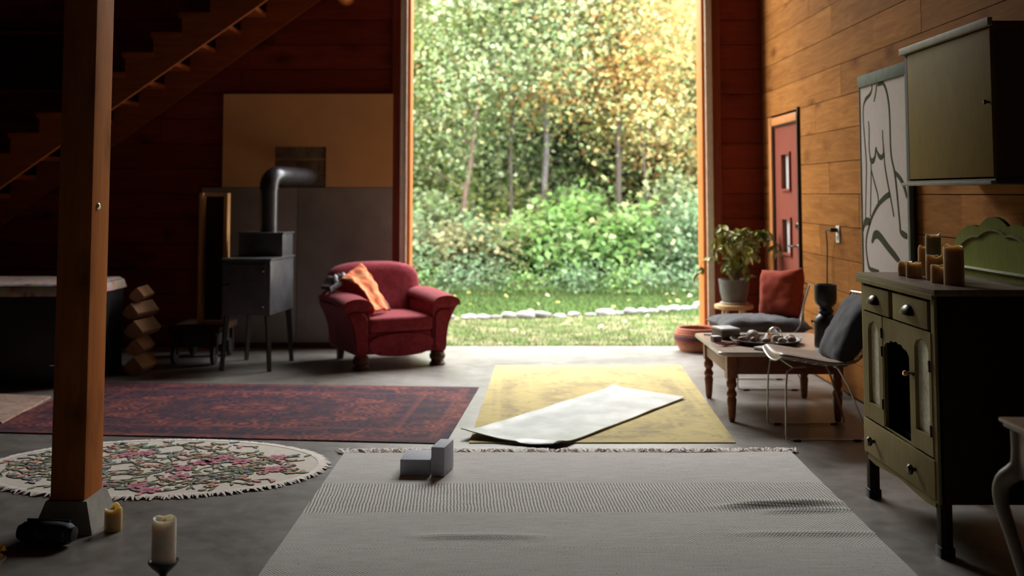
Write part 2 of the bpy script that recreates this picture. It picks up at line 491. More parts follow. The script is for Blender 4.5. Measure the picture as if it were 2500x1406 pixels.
lb = MB().tube([(-1.50, 8.72, 3.205), (-1.50, 10.07, 3.205)], 0.075, 20)
tag(lb.build('log_beam', M_post), 'round log beam end at the top of the staircase', 'beam')
# dark hanging panel high in the left corner
pn = thing('hanging_panel', 'dim brown framed panel hanging high in the dark left corner', 'panel')
MB().box((-4.25, 9.98, 2.60), (1.0, 0.03, 0.50)).build('board', M_dark, pn, False)
for zz in (2.86, 2.32): MB().box((-4.25, 9.965, zz), (1.06, 0.04, 0.03)).build('rail', M_trimred, pn, False)
for xx in (-3.74, -4.76): MB().box((xx, 9.965, 2.59), (0.03, 0.04, 0.57)).build('stile', M_trimred, pn, False)

# timber post on a concrete pier
pst = thing('timber_post', 'square fir post, orange on its daylit face, standing on a concrete pier', 'post', (-1.828, 4.745, 0))
MB().box((0, 0, 0.12 + 1.675), (0.142, 0.20, 3.35), 0.004).build('post', M_post, pst)
pier = MB(); a, b = 0.125, 0.085
pier.add([(-a, -.15, 0), (a, -.15, 0), (a, .15, 0), (-a, .15, 0), (-b, -.112, .125), (b, -.112, .125), (b, .112, .125), (-b, .112, .125)],
         [(0, 3, 2, 1), (4, 5, 6, 7), (0, 1, 5, 4), (1, 2, 6, 5), (2, 3, 7, 6), (3, 0, 4, 7)])
pier.build('pier', plain('pier_concrete', (.30, .285, .26), .85, bmp=.3), pst, False)
MB().lathe([(0.016, 0), (0.016, .004), (0.01, .009)], 16, T(0.071, -0.035, 1.34) @ RY(90)).build('bolt_head', M_chrome, pst)

# pale board, steel sheets and block niche behind the stove
M_beige = plain('beige_board', (0.68, 0.40, 0.18), 0.85, var=0.05, scale=4, spec=.1)
M_steel = plain('dull_steel_sheet', (0.36, 0.355, 0.345), 0.45, 0.15, 0.18, 2.5)
def ring_panel(x0, x1, z0, z1, hx0, hx1, hz0, hz1, y0, y1):
    m_ = MB()
    for a_, b_, c_, d_ in ((x0, hx0, z0, z1), (hx1, x1, z0, z1), (hx0, hx1, hz1, z1), (hx0, hx1, z0, hz0)):
        if b_ > a_ and d_ > c_ + 1e-4: m_.box(((a_ + b_) / 2, (y0 + y1) / 2, (c_ + d_) / 2), (b_ - a_, y1 - y0, d_ - c_))
    return m_
tag(ring_panel(-2.615, -1.055, 1.449, 2.305, -2.14, -1.667, 1.449, 1.82, YB - 0.058, YB - 0.024).build('wall_board', M_beige, None, False, weld=True),
    'plain beige board on the back wall around the block niche', 'board')
for i, (x0, x1) in enumerate(((-2.80, -1.925), (-1.92, -1.055))):
    m_ = MB().box(((x0 + x1) / 2, YB - 0.040, 0.745), (x1 - x0, 0.03, 1.40), 0.002)
    tag(m_.build('steel_sheet', M_steel), ['grey steel heat shield sheet behind the wood stove', 'grey steel heat shield sheet behind the red armchair'][i], 'panel', 'steel heat shields')
MB().box((-1.75, YB - 0.035, 0.022), (1.9, 0.05, 0.044)).build('baseboard_back', plain('base_strip', (.05, .025, .02), .7), None, False)['kind'] = 'structure'
M_block = plain('sooty_concrete_block', (0.17, 0.125, 0.085), 0.95, var=.3, scale=14, bmp=.4)
M_mortar = plain('pale_mortar', (0.40, 0.31, 0.20), 0.95)
nb = thing('block_patch', 'patch of brown concrete blocks with pale mortar showing through the beige board', 'blockwork', (0, 0, 0))
MB().box((-1.9035, YB - 0.0265, 1.635), (0.472, 0.007, 0.37)).build('mortar', M_mortar, nb, False)
for z_, xs in ((1.452, [(-2.14, -2.02), (-2.01, -1.80), (-1.79, -1.668)]), (1.578, [(-2.14, -1.952), (-1.938, -1.755), (-1.741, -1.668)]), (1.712, [(-2.14, -1.86), (-1.852, -1.668)])):
    for a_, b_ in xs:
        MB().box(((a_ + b_) / 2, YB - 0.034, z_ + 0.056), (b_ - a_, 0.012, 0.108), 0.003).build('block', M_block, nb)
# ================================================================== RUGS
def rug_coords(nt): return coords(nt)
def sep(nt, v):
    s = nt.nodes.new('ShaderNodeSeparateXYZ'); lk(nt, v, s.inputs[0]); return s.outputs
def mat_greyrug():
    m = new_mat('grey_herringbone_weave'); nt, b = NT(m)
    v = coords(nt); x, y, z = sep(nt, v)
    # bands across the rug: diagonal ribs that change direction and strength from band to band
    yn = mth(nt, 'MULTIPLY_ADD', y, 1 / 3.0, 0.5)
    bd = [0.0, (-1.102 + 1.5) / 3, (-.624 + 1.5) / 3, (-.146 + 1.5) / 3, (.332 + 1.5) / 3, (.81 + 1.5) / 3]
    def steps(vals): return ramp(nt, yn, [(p, (q, q, q)) for p, q in zip(bd, vals)], 'CONSTANT')
    slope = mth(nt, 'SUBTRACT', steps([.1, .95, .95, .1, .52, .95]), 0.5)
    slope = mth(nt, 'MULTIPLY', slope, 2.0)
    amp = steps([.7, .6, .75, .5, .95, .4])
    wob = mth(nt, 'MULTIPLY', noi(nt, v, 14, 3), 0.012)
    ph = mth(nt, 'ADD', mth(nt, 'ADD', x, mth(nt, 'MULTIPLY', y, slope)), wob)
    rib = mth(nt, 'MULTIPLY_ADD', mth(nt, 'SINE', mth(nt, 'MULTIPLY', ph, 419)), 0.5, 0.5)
    weft = mth(nt, 'MULTIPLY_ADD', mth(nt, 'SINE', mth(nt, 'MULTIPLY', y, 420)), 0.5, 0.5)
    n2 = noi(nt, coords(nt, (3, 40, 3)), 2.5, 3)
    rib = mth(nt, 'MULTIPLY_ADD', mth(nt, 'SUBTRACT', rib, 0.5), amp, 0.5)
    f = mth(nt, 'MULTIPLY', rib, mth(nt, 'MULTIPLY_ADD', weft, 0.35, 0.65))
    f = mth(nt, 'ADD', f, mth(nt, 'MULTIPLY', mth(nt, 'SUBTRACT', n2, 0.5), 0.5))
    c = ramp(nt, f, [(0.05, (0.30, 0.285, 0.27)), (0.4, (0.62, 0.60, 0.575)), (0.8, (0.86, 0.84, 0.81))])
    spk = ramp(nt, noi(nt, v, 120, 2), [(0.28, (0.35, 0.35, 0.35)), (0.36, (1, 1, 1))])
    c = mix(nt, 1.0, c, spk, 'MULTIPLY')
    lk(nt, c, b.inputs['Base Color']); b.inputs['Roughness'].default_value = 0.95
    b.inputs['Specular IOR Level'].default_value = 0.1
    bump(nt, b, f, 0.5, 0.004)
    return m
def mat_persian(name, dark, mid, hi, hx, hy, border=(0.05, 0.10, 0.30, 0.36), rough=0.85, sc=1.0, contrast=1.0, ringw=.35, distort=.7):
    """faded oriental carpet: medallion rings, scrolling motifs, framed borders; half-size hx, hy"""
    m = new_mat(name); nt, b = NT(m)
    v = coords(nt); x, y, z = sep(nt, v)
    ax, ay = mth(nt, 'ABSOLUTE', x), mth(nt, 'ABSOLUTE', y)
    edge = mth(nt, 'MINIMUM', mth(nt, 'SUBTRACT', hx, ax), mth(nt, 'SUBTRACT', hy, ay))
    vec = nt.nodes.new('ShaderNodeCombineXYZ'); lk(nt, ax, vec.inputs[0]); lk(nt, ay, vec.inputs[1])
    vo = node(nt, 'ShaderNodeTexVoronoi', Scale=6.5 * sc); vo.feature = 'F1'; lk(nt, vec.outputs[0], vo.inputs['Vector'])
    wv = node(nt, 'ShaderNodeTexNoise', Scale=9 * sc, Detail=3, Distortion=distort); lk(nt, vec.outputs[0], wv.inputs['Vector'])
    rings = mth(nt, 'SINE', mth(nt, 'MULTIPLY', vo.outputs['Distance'], 26))
    motif = mth(nt, 'ADD', mth(nt, 'MULTIPLY', rings, ringw), mth(nt, 'MULTIPLY', mth(nt, 'SUBTRACT', wv.outputs['Fac'], 0.5), 2.2))
    rad = mth(nt, 'SQRT', mth(nt, 'ADD', mth(nt, 'POWER', mth(nt, 'DIVIDE', x, hx), 2.0), mth(nt, 'POWER', mth(nt, 'DIVIDE', y, hy), 2.0)))
    med = mth(nt, 'SINE', mth(nt, 'MULTIPLY', rad, 13))
    f = mth(nt, 'ADD', motif, mth(nt, 'MULTIPLY', med, 0.28))
    f = mth(nt, 'MULTIPLY_ADD', f, 0.33 * contrast, 0.45)
    c = ramp(nt, f, [(0.25, dark), (0.5, mid), (0.75, hi)])
    # borders: thin bright guard stripes
    bs = ramp(nt, edge, [(0.0, (0, 0, 0)), (border[0], (0.7, 0.7, 0.7)), (border[0] + 0.012, (0, 0, 0)), (border[1], (.9, .9, .9)), (border[1] + 0.02, (0, 0, 0)), (border[2], (.0, .0, .0)), (border[2] + 0.02, (.8, .8, .8)), (border[3], (0, 0, 0))])
    c = mix(nt, mth(nt, 'MULTIPLY', bs, 0.55), c, hi)
    wear = noi(nt, coords(nt, (2, 60, 2)), 1.0, 4, 0.7)
    c = mix(nt, mth(nt, 'MULTIPLY', ramp(nt, wear, [(0.4, (0, 0, 0)), (0.75, (1, 1, 1))]), 0.45), c, mid)
    lk(nt, c, b.inputs['Base Color']); b.inputs['Roughness'].default_value = rough
    b.inputs['Specular IOR Level'].default_value = 0.15
    bump(nt, b, noi(nt, v, 260, 2), 0.3, 0.002)
    return m
def quad_rug(name, corners, th, mat, label, nu=40, nv=40, zf=None):
    """corners far-left, far-right, near-right, near-left in world xy; origin at the middle, local y away from the camera"""
    c = Vector((sum(p[0] for p in corners) / 4, sum(p[1] for p in corners) / 4, 0))
    d = Vector((corners[1][0] - corners[0][0], corners[1][1] - corners[0][1]))
    a = math.atan2(d.y, d.x)
    inv = Matrix.Rotation(-a, 3, 'Z')
    L = [inv @ (Vector((p[0], p[1], 0)) - c) for p in corners]
    def fn(u, v):
        p = (L[3] * (1 - u) + L[2] * u) * (1 - v) + (L[0] * (1 - u) + L[1] * u) * v
        z = th + (zf(p.x, p.y) if zf else 0)
        return (p.x, p.y, z)
    o = MB().sheet(fn, nu, nv, None).build(name, mat, None, True, 60)
    # skirt to the floor
    me = o.data
    b = bmesh.new(); b.from_mesh(me)
    ed = [e for e in b.edges if e.is_boundary]
    r = bmesh.ops.extrude_edge_only(b, edges=ed)
    for g in r['geom']:
        if isinstance(g, bmesh.types.BMVert): g.co.z = 0.001
    bmesh.ops.recalc_face_normals(b, faces=list(b.faces))
    b.to_mesh(me); b.free()
    me.polygons.foreach_set('use_smooth', [True] * len(me.polygons)); me.set_sharp_from_angle(angle=R(50))
    o.location = c; o.rotation_euler = (0, 0, a)
    tag(o, label, 'rug')
    return o, L
M_greyrug = mat_greyrug()
def wrinkle(x, y):
    # ridges pushed up by feet; x, y local to the rug's middle (world about 0.31, 4.55)
    def ridge(cx, cy, lx, ly, h, tilt=0.0):
        yy = (y - cy) - tilt * (x - cx)
        return h * math.exp(-((x - cx) / lx) ** 4) * math.exp(-(yy / ly) ** 2)
    z = ridge(0.92, 0.44, 0.26, 0.030, 0.026, 0.10) + ridge(1.02, 0.35, 0.2, 0.022, 0.014, 0.06)
    z += ridge(-0.42, 0.0, 0.24, 0.028, 0.012, -0.03) + ridge(0.95, 0.03, 0.30, 0.022, 0.010)
    z += 0.003 * (noise.noise((x * 2.2, y * 4.5, 1.7)) + 0.4)
    return max(z, -0.004)
grug, gL = quad_rug('area_rug', [(-0.877, 5.99), (1.525, 6.01), (1.475, 3.10), (-0.925, 3.10)], 0.008, M_greyrug,
                    'large grey woven rug with diagonal ribbed bands and a fringed far end', 120, 150, wrinkle)
M_fringe = plain('cotton_fringe', (0.88, 0.82, 0.76), 0.95, var=.08)
mb = MB()
for i in range(900):
    x = gL[0].x - 0.02 + (gL[1].x - gL[0].x + 0.05) * i / 899 + random.uniform(-.004, .004)
    y0 = gL[0].y - 0.005
    L_ = random.uniform(0.04, 0.11); dx = random.uniform(-.05, .05) + 0.03 * math.sin(i * .09); hz = random.uniform(.002, .016)
    mb.ribbon([(x, y0, .010), (x + dx * .4, y0 + L_ * .4, .008 + hz), (x + dx * .8, y0 + L_ * .8, .006 + hz * .6), (x + dx + random.uniform(-.02, .02), y0 + L_, .004)], .0045)
tag(mb.build('fringe', M_fringe, grug), 'off-white knotted fringe at the far end', kind='stuff')

M_yrug = mat_persian('faded_yellow_carpet', (0.34, 0.28, 0.16), (0.54, 0.44, 0.20), (0.60, 0.50, 0.22), 0.75, 1.375, sc=0.8, contrast=1.1, ringw=.12, distort=1.2)
quad_rug('area_rug', [(-0.10, 8.99), (1.40, 8.99), (1.275, 6.245), (-0.217, 6.24)], 0.006, M_yrug, 'faded yellow rug under the white yoga mat by the doorway', 30, 40,
         lambda x, y: 0.0015 * noise.noise((x * 3, y * 3, 0)))
M_prug = mat_persian('dark_red_persian', (0.028, 0.03, 0.052), (0.105, 0.038, 0.048), (0.29, 0.088, 0.07), 1.36, 0.86, border=(0.03, 0.06, 0.27, 0.33), sc=1.0, contrast=1.15)
quad_rug('area_rug', [(-3.05, 8.20), (-0.21, 7.985), (-0.35, 6.22), (-3.10, 6.52)], 0.007, M_prug, 'dark red and navy oriental rug spread before the stove and armchair', 40, 30,
         lambda x, y: 0.002 * noise.noise((x * 2, y * 3, 0)))
M_krug = mat_persian('dusty_pink_carpet', (0.36, 0.22, 0.18), (0.50, 0.34, 0.27), (0.60, 0.45, 0.38), 1.3, 0.85, sc=1.2)
quad_rug('area_rug', [(-4.9, 7.95), (-3.12, 7.60), (-3.06, 6.74), (-4.8, 6.5)], 0.016, M_krug, 'dusty pink patterned rug overlapping the red rug at the left edge', 20, 20)

# round flower rug: cream felt with raised chain-stitch flowers
flr = thing('flower_rug', 'oval cream rug embroidered with pink flowers and green vines', 'rug', (-1.80, 5.71, 0), -3)
M_creamfelt = plain('cream_felt', (0.74, 0.68, 0.60), 0.95, var=.08, scale=40, bmp=.3)
RX_, RY_ = 0.855, 0.575
N = 160
def rimr(a): return 1 + 0.012 * math.sin(a * 37) + 0.014 * math.sin(a * 53 + 1) + random.uniform(-.008, .008)
rim = [(RX_ * rimr(2 * math.pi * i / N) * math.cos(2 * math.pi * i / N), RY_ * rimr(2 * math.pi * i / N) * math.sin(2 * math.pi * i / N)) for i in range(N)]
MB().prism(rim, 0.001, 0.010).build('felt', M_creamfelt, flr, False)
mb = MB()
for i in range(420):
    a = 2 * math.pi * i / 420 + random.uniform(-.004, .004); q = random.uniform(.015, .05)
    ca, sa = math.cos(a), math.sin(a); j = random.uniform(-.02, .02)
    mb.ribbon([(RX_ * .97 * ca, RY_ * .97 * sa, .0115), (RX_ * ca + q * .4 * ca, RY_ * sa + q * .4 * sa, .0125), (RX_ * ca + q * ca - j * sa, RY_ * sa + q * sa + j * ca, .004)], .007)
tag(mb.build('fringe', M_fringe, flr), kind='stuff')
def flat(polys, z, name, col):
    m_ = MB()
    for p in polys: m_.prism(p, 0.0095, z)
    o = m_.build(name, plain(name + '_wool', col, .95, var=.25, scale=60), flr, False)
    o['kind'] = 'stuff'; return o
def inside(x, y, k=0.93): return (x / RX_) ** 2 + (y / RY_) ** 2 < k * k
def blob(cx, cy, l, w_, a, n=8):
    return [(cx + math.cos(a) * l * math.cos(t) - math.sin(a) * w_ * math.sin(t), cy + math.sin(a) * l * math.cos(t) + math.cos(a) * w_ * math.sin(t)) for t in [2 * math.pi * i / n for i in range(n)]]
vines, green, blue, peach, rose, pink, deep = [], [], [], [], [], [], []
rr_ = random.Random(5)
for i in range(190):
    x, y = rr_.uniform(-RX_, RX_), rr_.uniform(-RY_, RY_)
    if not inside(x, y, .9): continue
    a = rr_.uniform(0, 6.28); k = rr_.choice((-1, 1)) * rr_.uniform(3, 11); pts = []
    for j in range(12):
        if not inside(x, y, .9): break
        pts.append((x, y)); x += .026 * math.cos(a); y += .026 * math.sin(a); a += k * .026
        if j % 3 == 1:
            la = a + rr_.choice((-1, 1)) * rr_.uniform(.6, 1.2); g = rr_.random()
            (green if g < .5 else blue if g < .68 else peach if g < .86 else rose).append(blob(x + .026 * math.cos(la), y + .026 * math.sin(la), rr_.uniform(.018, .036), rr_.uniform(.008, .015), la))
    for p, q in zip(pts, pts[1:]):
        d = Vector((q[0] - p[0], q[1] - p[1])).normalized() * .0035
        vines.append([(p[0] - d.y, p[1] + d.x), (q[0] - d.y, q[1] + d.x), (q[0] + d.y, q[1] - d.x), (p[0] + d.y, p[1] - d.x)])
for i in range(46):
    x, y = rr_.uniform(-RX_, RX_), rr_.uniform(-RY_, RY_)
    if not inside(x, y, .85): continue
    big = i % 2 == 0; s = .05 if big else .028
    tgt = pink if big else peach
    for k in range(6):
        a = k * math.pi / 3 + rr_.random() * .3
        tgt.append(blob(x + s * .6 * math.cos(a), y + s * .6 * math.sin(a), s * .55, s * .32, a))
    deep.append(blob(x, y, s * .35, s * .35, 0))
flat(vines, .0135, 'vine', (.20, .17, .12)); flat(green, .014, 'leaf_stitch', (.24, .32, .18)); flat(blue, .0145, 'blue_leaf_stitch', (.24, .30, .36))
flat(peach, .015, 'peach_petal_stitch', (.62, .38, .28)); flat(rose, .0155, 'rose_petal_stitch', (.58, .34, .31)); flat(pink, .016, 'pink_petal_stitch', (.60, .24, .32)); flat(deep, .0168, 'flower_heart_stitch', (.45, .12, .18))

# yoga mat lying askew over the yellow rug
M_mat = plain('smooth_pale_mat', (0.60, 0.615, 0.65), 0.30, var=.28, scale=4.5, spec=0.6)
ym = [Vector((-0.269, 6.37, 0)), Vector((0.268, 6.09, 0)), Vector((1.198, 7.535, 0)), Vector((0.748, 7.906, 0))]
cen = sum(ym, Vector()) / 4
def matf(u, v):
    p = (ym[0] * (1 - u) + ym[1] * u) * (1 - v) + (ym[3] * (1 - u) + ym[2] * u) * v - cen
    lift = 0.030 * math.exp(-(v / .06) ** 2) * (0.55 + .45 * math.cos(u * 5.5)) + .012 * math.exp(-((1 - v) / .05) ** 2) * (1 - u)
    lift += 0.008 * math.exp(-((u) / .08) ** 2) + 0.004 * noise.noise((p.x * 4, p.y * 4, 2))
    if v < .05 and .62 < u < .98: lift -= .012
    return (p.x, p.y, 0.020 + max(lift, -.004))
mt = MB().sheet(matf, 24, 60, 0.006).build('yoga_mat', M_mat, None, True, 50)
tag(at(mt, cen), 'shiny pale grey yoga mat lying askew on the yellow rug', 'yoga mat')

# foam yoga blocks
M_foam = plain('slate_blue_foam', (0.40, 0.42, 0.48), 0.75, var=.06, scale=50)
tag(at(MB().box((0, 0, .038), (.15, .21, .076), .004).build('yoga_block', M_foam), (-0.452, 5.618, 0.0095), -3), 'slate foam yoga block lying flat on the grey rug', 'yoga block', 'yoga blocks')
tag(at(MB().box((0, 0, .0705), (.068, .187, .141), .004).build('yoga_block', M_foam), (-0.327, 5.582, 0.0095), -11), 'slate foam yoga block standing upright on the grey rug', 'yoga block', 'yoga blocks')

# ================================================================== ARMCHAIR
def velvet(name, c1, c2, sheen=.18):
    m = new_mat(name); nt, b = NT(m); v = coords(nt)
    f = noi(nt, v, 14, 5, .65, 1.0); g = noi(nt, v, 90, 2)
    c = ramp(nt, mth(nt, 'ADD', mth(nt, 'MULTIPLY', f, .8), mth(nt, 'MULTIPLY', g, .2)), [(.35, c1), (.65, c2)])
    lk(nt, c, b.inputs['Base Color']); b.inputs['Roughness'].default_value = .85
    b.inputs['Sheen Weight'].default_value = sheen; b.inputs['Sheen Roughness'].default_value = .5
    b.inputs['Sheen Tint'].default_value = (.95, .6, .6, 1); b.inputs['Specular IOR Level'].default_value = .15
    bump(nt, b, f, .25, .004)
    return m
M_velvet = velvet('burgundy_mohair', (0.17, 0.015, 0.025), (0.29, 0.035, 0.052))
M_foot = wood('carved_dark_wood', (.06, .02, .012), (.12, .045, .022), axis=2, knots=False)
ac = thing('armchair', 'burgundy velvet club armchair with rolled flared arms and carved feet', 'armchair', (-1.01, 9.222, 0), 25.5)
def loft(secs, name, mat, parent, cap=True):
    """secs: list of closed rings with equal point count"""
    n = len(secs[0]); m_ = MB(); vs_ = [p for s_ in secs for p in s_]; fs_ = []
    for j in range(len(secs) - 1):
        for i in range(n):
            k = (i + 1) % n; fs_.append((j * n + i, j * n + k, (j + 1) * n + k, (j + 1) * n + i))
    fs_.append(tuple(reversed(range(n)))); fs_.append(tuple(range((len(secs) - 1) * n, len(secs) * n)))
    m_.add(vs_, fs_)
    return m_.build(name, mat, parent, True, 50)
def smooth_poly(pts, it=2):
    for _ in range(it):
        q = []
        for a, b in zip(pts, pts[1:] + pts[:1]):
            q += [(a[0] * .75 + b[0] * .25, a[1] * .75 + b[1] * .25), (a[0] * .25 + b[0] * .75, a[1] * .25 + b[1] * .75)]
        pts = q
    return pts
for s in (-1, 1):
    # arm cross-section in x-z: narrow plinth, flaring outwards to a broad rounded top
    prof = smooth_poly([(.27, .105), (.385, .105), (.39, .20), (.40, .30), (.435, .40), (.475, .465), (.485, .50), (.29, .50), (.27, .46), (.27, .30)], 2)
    secs = []
    for y, k, dz in ((-.36, .96, -.012), (-.365, 1.0, 0), (-.20, 1.0, .0), (.10, 1.0, .0), (.34, 1.0, .005), (.365, .95, -.01)):
        secs.append([(s * (.36 + (px - .36) * k), y, pz * 1.0 + (dz if pz > .3 else 0)) for px, pz in prof])
    loft(secs, 'arm', M_velvet, ac)
    capp = smooth_poly([(.262, .475), (.495, .475), (.505, .515), (.47, .555), (.38, .572), (.29, .557), (.252, .515)], 2)
    secs = []
    for y, k, dz in ((-.405, .80, -.012), (-.40, .96, -.004), (-.34, 1.0, .0), (-.15, 1.0, .018), (.12, .99, .03), (.30, .97, .022), (.36, .85, .01)):
        secs.append([(s * (.38 + (px - .38) * k), y, .515 + (pz - .515) * k + dz) for px, pz in capp])
    loft(secs, 'arm_pad', M_velvet, ac)
    pane = smooth_poly([(.285, .115), (.375, .115), (.385, .30), (.43, .40), (.455, .455), (.29, .455), (.285, .3)], 2)
    loft([[(s * px, -.366, pz) for px, pz in pane], [(s * (.35 + (px - .35) * .93), -.377, .29 + (pz - .29) * .95) for px, pz in pane]], 'arm_front', M_velvet, ac)
    # carved front foot and plain rear leg
    MB().lathe([(.062, 0), (.066, .014), (.055, .028), (.05, .04), (.064, .058), (.066, .08), (.056, .098), (.058, .107)], 18, T(s * .325, -.325, 0)).build('foot', M_foot, ac)
    m_ = MB(); m_.add([(s * .30 - .022, .30, 0), (s * .30 + .022, .30, 0), (s * .30 + .022, .345, 0), (s * .30 - .022, .345, 0), (s * .30 - .03, .27, .13), (s * .30 + .03, .27, .13), (s * .30 + .03, .335, .13), (s * .30 - .03, .335, .13)], [(0, 3, 2, 1), (4, 5, 6, 7), (0, 1, 5, 4), (1, 2, 6, 5), (2, 3, 7, 6), (3, 0, 4, 7)])
    m_.build('rear_leg', M_foot, ac, False)
MB().box((0, -.02, .20), (.58, .66, .17), .015).build('seat_base', M_velvet, ac)
apr = smooth_poly([(-.275, .115), (0, .085), (.275, .115), (.272, .275), (-.272, .275)], 2)
loft([[(x, -.355, z) for x, z in apr], [(x * .98, -.372, .19 + (z - .19) * .97) for x, z in apr]], 'front_apron', M_velvet, ac)
m_ = MB(); t = bmesh.new(); bmesh.ops.create_cube(t, size=1)
for v in t.verts: v.co = Vector((v.co.x * .545, v.co.y * .60 - .07, v.co.z * .115 + .345))
bmesh.ops.bevel(t, geom=list(t.edges), offset=.035, segments=4, affect='EDGES', profile=.6)
bmesh.ops.subdivide_edges(t, edges=[e for e in t.edges if e.calc_length() > .2], cuts=6, use_grid_fill=True)
for v in t.verts:
    if v.co.z > .36: v.co.z += .022 * max(0, 1 - (v.co.x / .27) ** 2) * max(0, 1 - ((v.co.y + .07) / .3) ** 2)
m_.bm(t); t.free(); m_.build('seat_cushion', M_velvet, ac)
# backrest: rounded shoulders, leaning back, padded front
bp = smooth_poly([(-.385, .22), (.385, .22), (.40, .45), (.405, .64), (.37, .755), (.22, .80), (0, .808), (-.22, .80), (-.37, .755), (-.405, .64), (-.40, .45)], 2)
secs = []
for y, k in ((.385, .93), (.375, .985), (.34, 1.0), (.25, 1.0), (.215, .97), (.19, .90), (.172, .75), (.163, .45)):
    secs.append([(px * k, y + (pz - .3) * .16, .50 + (pz - .50) * k) for px, pz in bp])
loft(secs, 'backrest', M_velvet, ac)
# plaid wool throw under a folded orange towel, both over the left arm
bl = thing('throw_blanket', 'dark and grey fringed blanket tucked in the armchair corner under the orange cloth', 'blanket', (-1.01, 9.222, 0), 25.5)
M_wool = plain('grey_wool', (.50, .49, .48), .95, var=.3, scale=30)
M_dkwool = plain('dark_wool', (.05, .035, .035), .95, var=.3, scale=30)
MB().sheet(lambda u, v: (-.47 + .24 * u + .03 * math.sin(v * 6), .08 + .17 * v + .03 * math.sin(u * 5), .585 + .075 * math.sin(u * 3.1) + .055 * v + .012 * math.sin(u * 17 + v * 4)), 18, 12, .03).build('blanket_fold', M_dkwool, bl, True, 60)
MB().sheet(lambda u, v: (-.40 + .15 * u, .215 - .06 * v, .70 + .035 * u - .05 * v + .014 * math.sin(u * 14)), 14, 6, .014).build('grey_stripe', M_wool, bl, True, 60)
m_ = MB()
for i in range(34):
    k = i / 33
    x, y, z = -.19 + .17 * k, .13 - .16 * k, .71 - .24 * k
    m_.tube([(x - .01, y, z), (x + .015, y - .012, z + .005), (x + .035 + random.uniform(-.01, .01), y - .03, z - .03), (x + .04, y - .035, z - .06 - random.uniform(0, .02))], [.006, .006, .005, .003], 5)
for i in range(16):
    k = i / 15
    m_.tube([(-.45 + .08 * k, .10 - .03 * k, .62 + .06 * k), (-.465 + .08 * k, .06 - .03 * k, .612 + .06 * k), (-.47 + .08 * k + random.uniform(-.01, .01), .03 - .03 * k, .585 + .055 * k)], [.006, .006, .003], 5)
tag(m_.build('fringe', M_wool, bl), kind='stuff')
tw = thing('folded_cloth', 'bright orange folded cloth draped diagonally over the red armchair', 'cloth', (-1.01, 9.222, 0), 25.5)
M_or = new_mat('orange_cotton'); nt, b = NT(M_or)
v_ = coords(nt, (6, 6, 6)); fo = noi(nt, v_, 2.0, 3, .5, .8)
lk(nt, ramp(nt, fo, [(.35, (.78, .17, .06)), (.55, (.86, .27, .11)), (.7, (.90, .40, .20))]), b.inputs['Base Color']); b.inputs['Roughness'].default_value = .9
bump(nt, b, noi(nt, v_, 40, 2), .3, .003)
A0, A1 = Vector((-.385, .04, .695)), Vector((-.165, .20, .80))   # top edge, against the backrest
B0, B1 = Vector((-.205, -.30, .455)), Vector((-.035, -.17, .455))  # bottom edge, on the seat
def towel(u, v):
    p = (A0 * (1 - u) + A1 * u) * (1 - v) + (B0 * (1 - u) + B1 * u) * v
    n = Vector((.45, -.45, .75)).normalized()
    sag = .10 * math.sin(v * math.pi) * (1 - .25 * u)
    q = p + n * (.012 * math.sin(u * 9 + v * 3) + .020 * noise.noise((u * 3, v * 5, 4)) + .012 * noise.noise((u * 8, v * 9, 9)))
    q.z += sag * .55 + .012 * math.sin(v * 2.5)
    return q
MB().sheet(towel, 18, 30, (-.008, .012, -.018)).build('cloth', M_or, tw, True, 60)
M_cr = plain('crimson_cotton', (.42, .012, .02), .9)
def towside(u, v):
    q = Vector(towel(0, v)) + Vector((-.006, .004, -.012))
    return q + Vector((-.055, .035, -.085)) * u * (1 - .55 * v)
MB().sheet(towside, 5, 22, (.008, .006, -.006)).build('crimson_underside', M_cr, tw, True, 60)

# ================================================================== WOOD STOVE
sv = thing('wood_stove', 'black stepped steel wood stove on four splayed legs with a flue pipe', 'stove', (-2.03, 9.0, 0), -7)
MB().box((0, 0, .65), (.395, .575, .43), .006).build('firebox', M_blackmetal, sv)
MB().box((0, 0, .872), (.415, .60, .014), .003).build('top_plate', M_blackmetal, sv)
MB().box((0, .16, .97), (.375, .265, .185), .005).build('upper_box', M_blackmetal, sv)
MB().box((0, .16, 1.068), (.395, .285, .012), .003).build('upper_plate', M_blackmetal, sv)
dr = MB().box((-.01, -.293, .65), (.33, .014, .37), .004).build('door', M_blackmetal, sv)
for z in (.51, .79):
    MB().box((.148, -.303, z), (.012, .016, .03), .003).build('latch', M_chrome, dr)
MB().lathe([(.008, 0), (.008, .10), (.012, .11)], 10, T(-.14, -.30, .68) @ RX(90)).build('handle', M_black, dr)
M_legm = plain('stove_leg_iron', (.05, .04, .035), .5, .4)
for sx in (-1, 1):
    for sy in (-1, 1):
        m_ = MB(); x, y = sx * .165, sy * .255
        m_.tube([(x, y, .44), (x * 1.05, y * 1.01, .35), (x + sx * .030, y + sy * .02, .0)], [.026, .023, .019], 4)
        m_.build('leg', M_legm, sv, False)
M_flue = plain('flue_pipe_metal', (.075, .075, .085), .34, .7, .2, 10)
fp = MB(); P0 = Vector((.02, .16, 1.074))
fp.tube([P0, P0 + Vector((0, 0, .38))], .072, 24)
fpo = fp.build('flue_pipe', M_flue, sv)
path = [P0 + Vector((0, 0, .36))]
for k in range(9):
    a = R(90 * k / 8); path.append(P0 + Vector((.10 * .35 * (1 - math.cos(a)), .10 * (1 - math.cos(a)), .37 + .10 * math.sin(a))))
path += [P0 + Vector((.05, .30, .47)), P0 + Vector((.10, .80, .47))]
MB().tube(path, [.077] * len(path), 24).build('flue_elbow', M_flue, fpo)
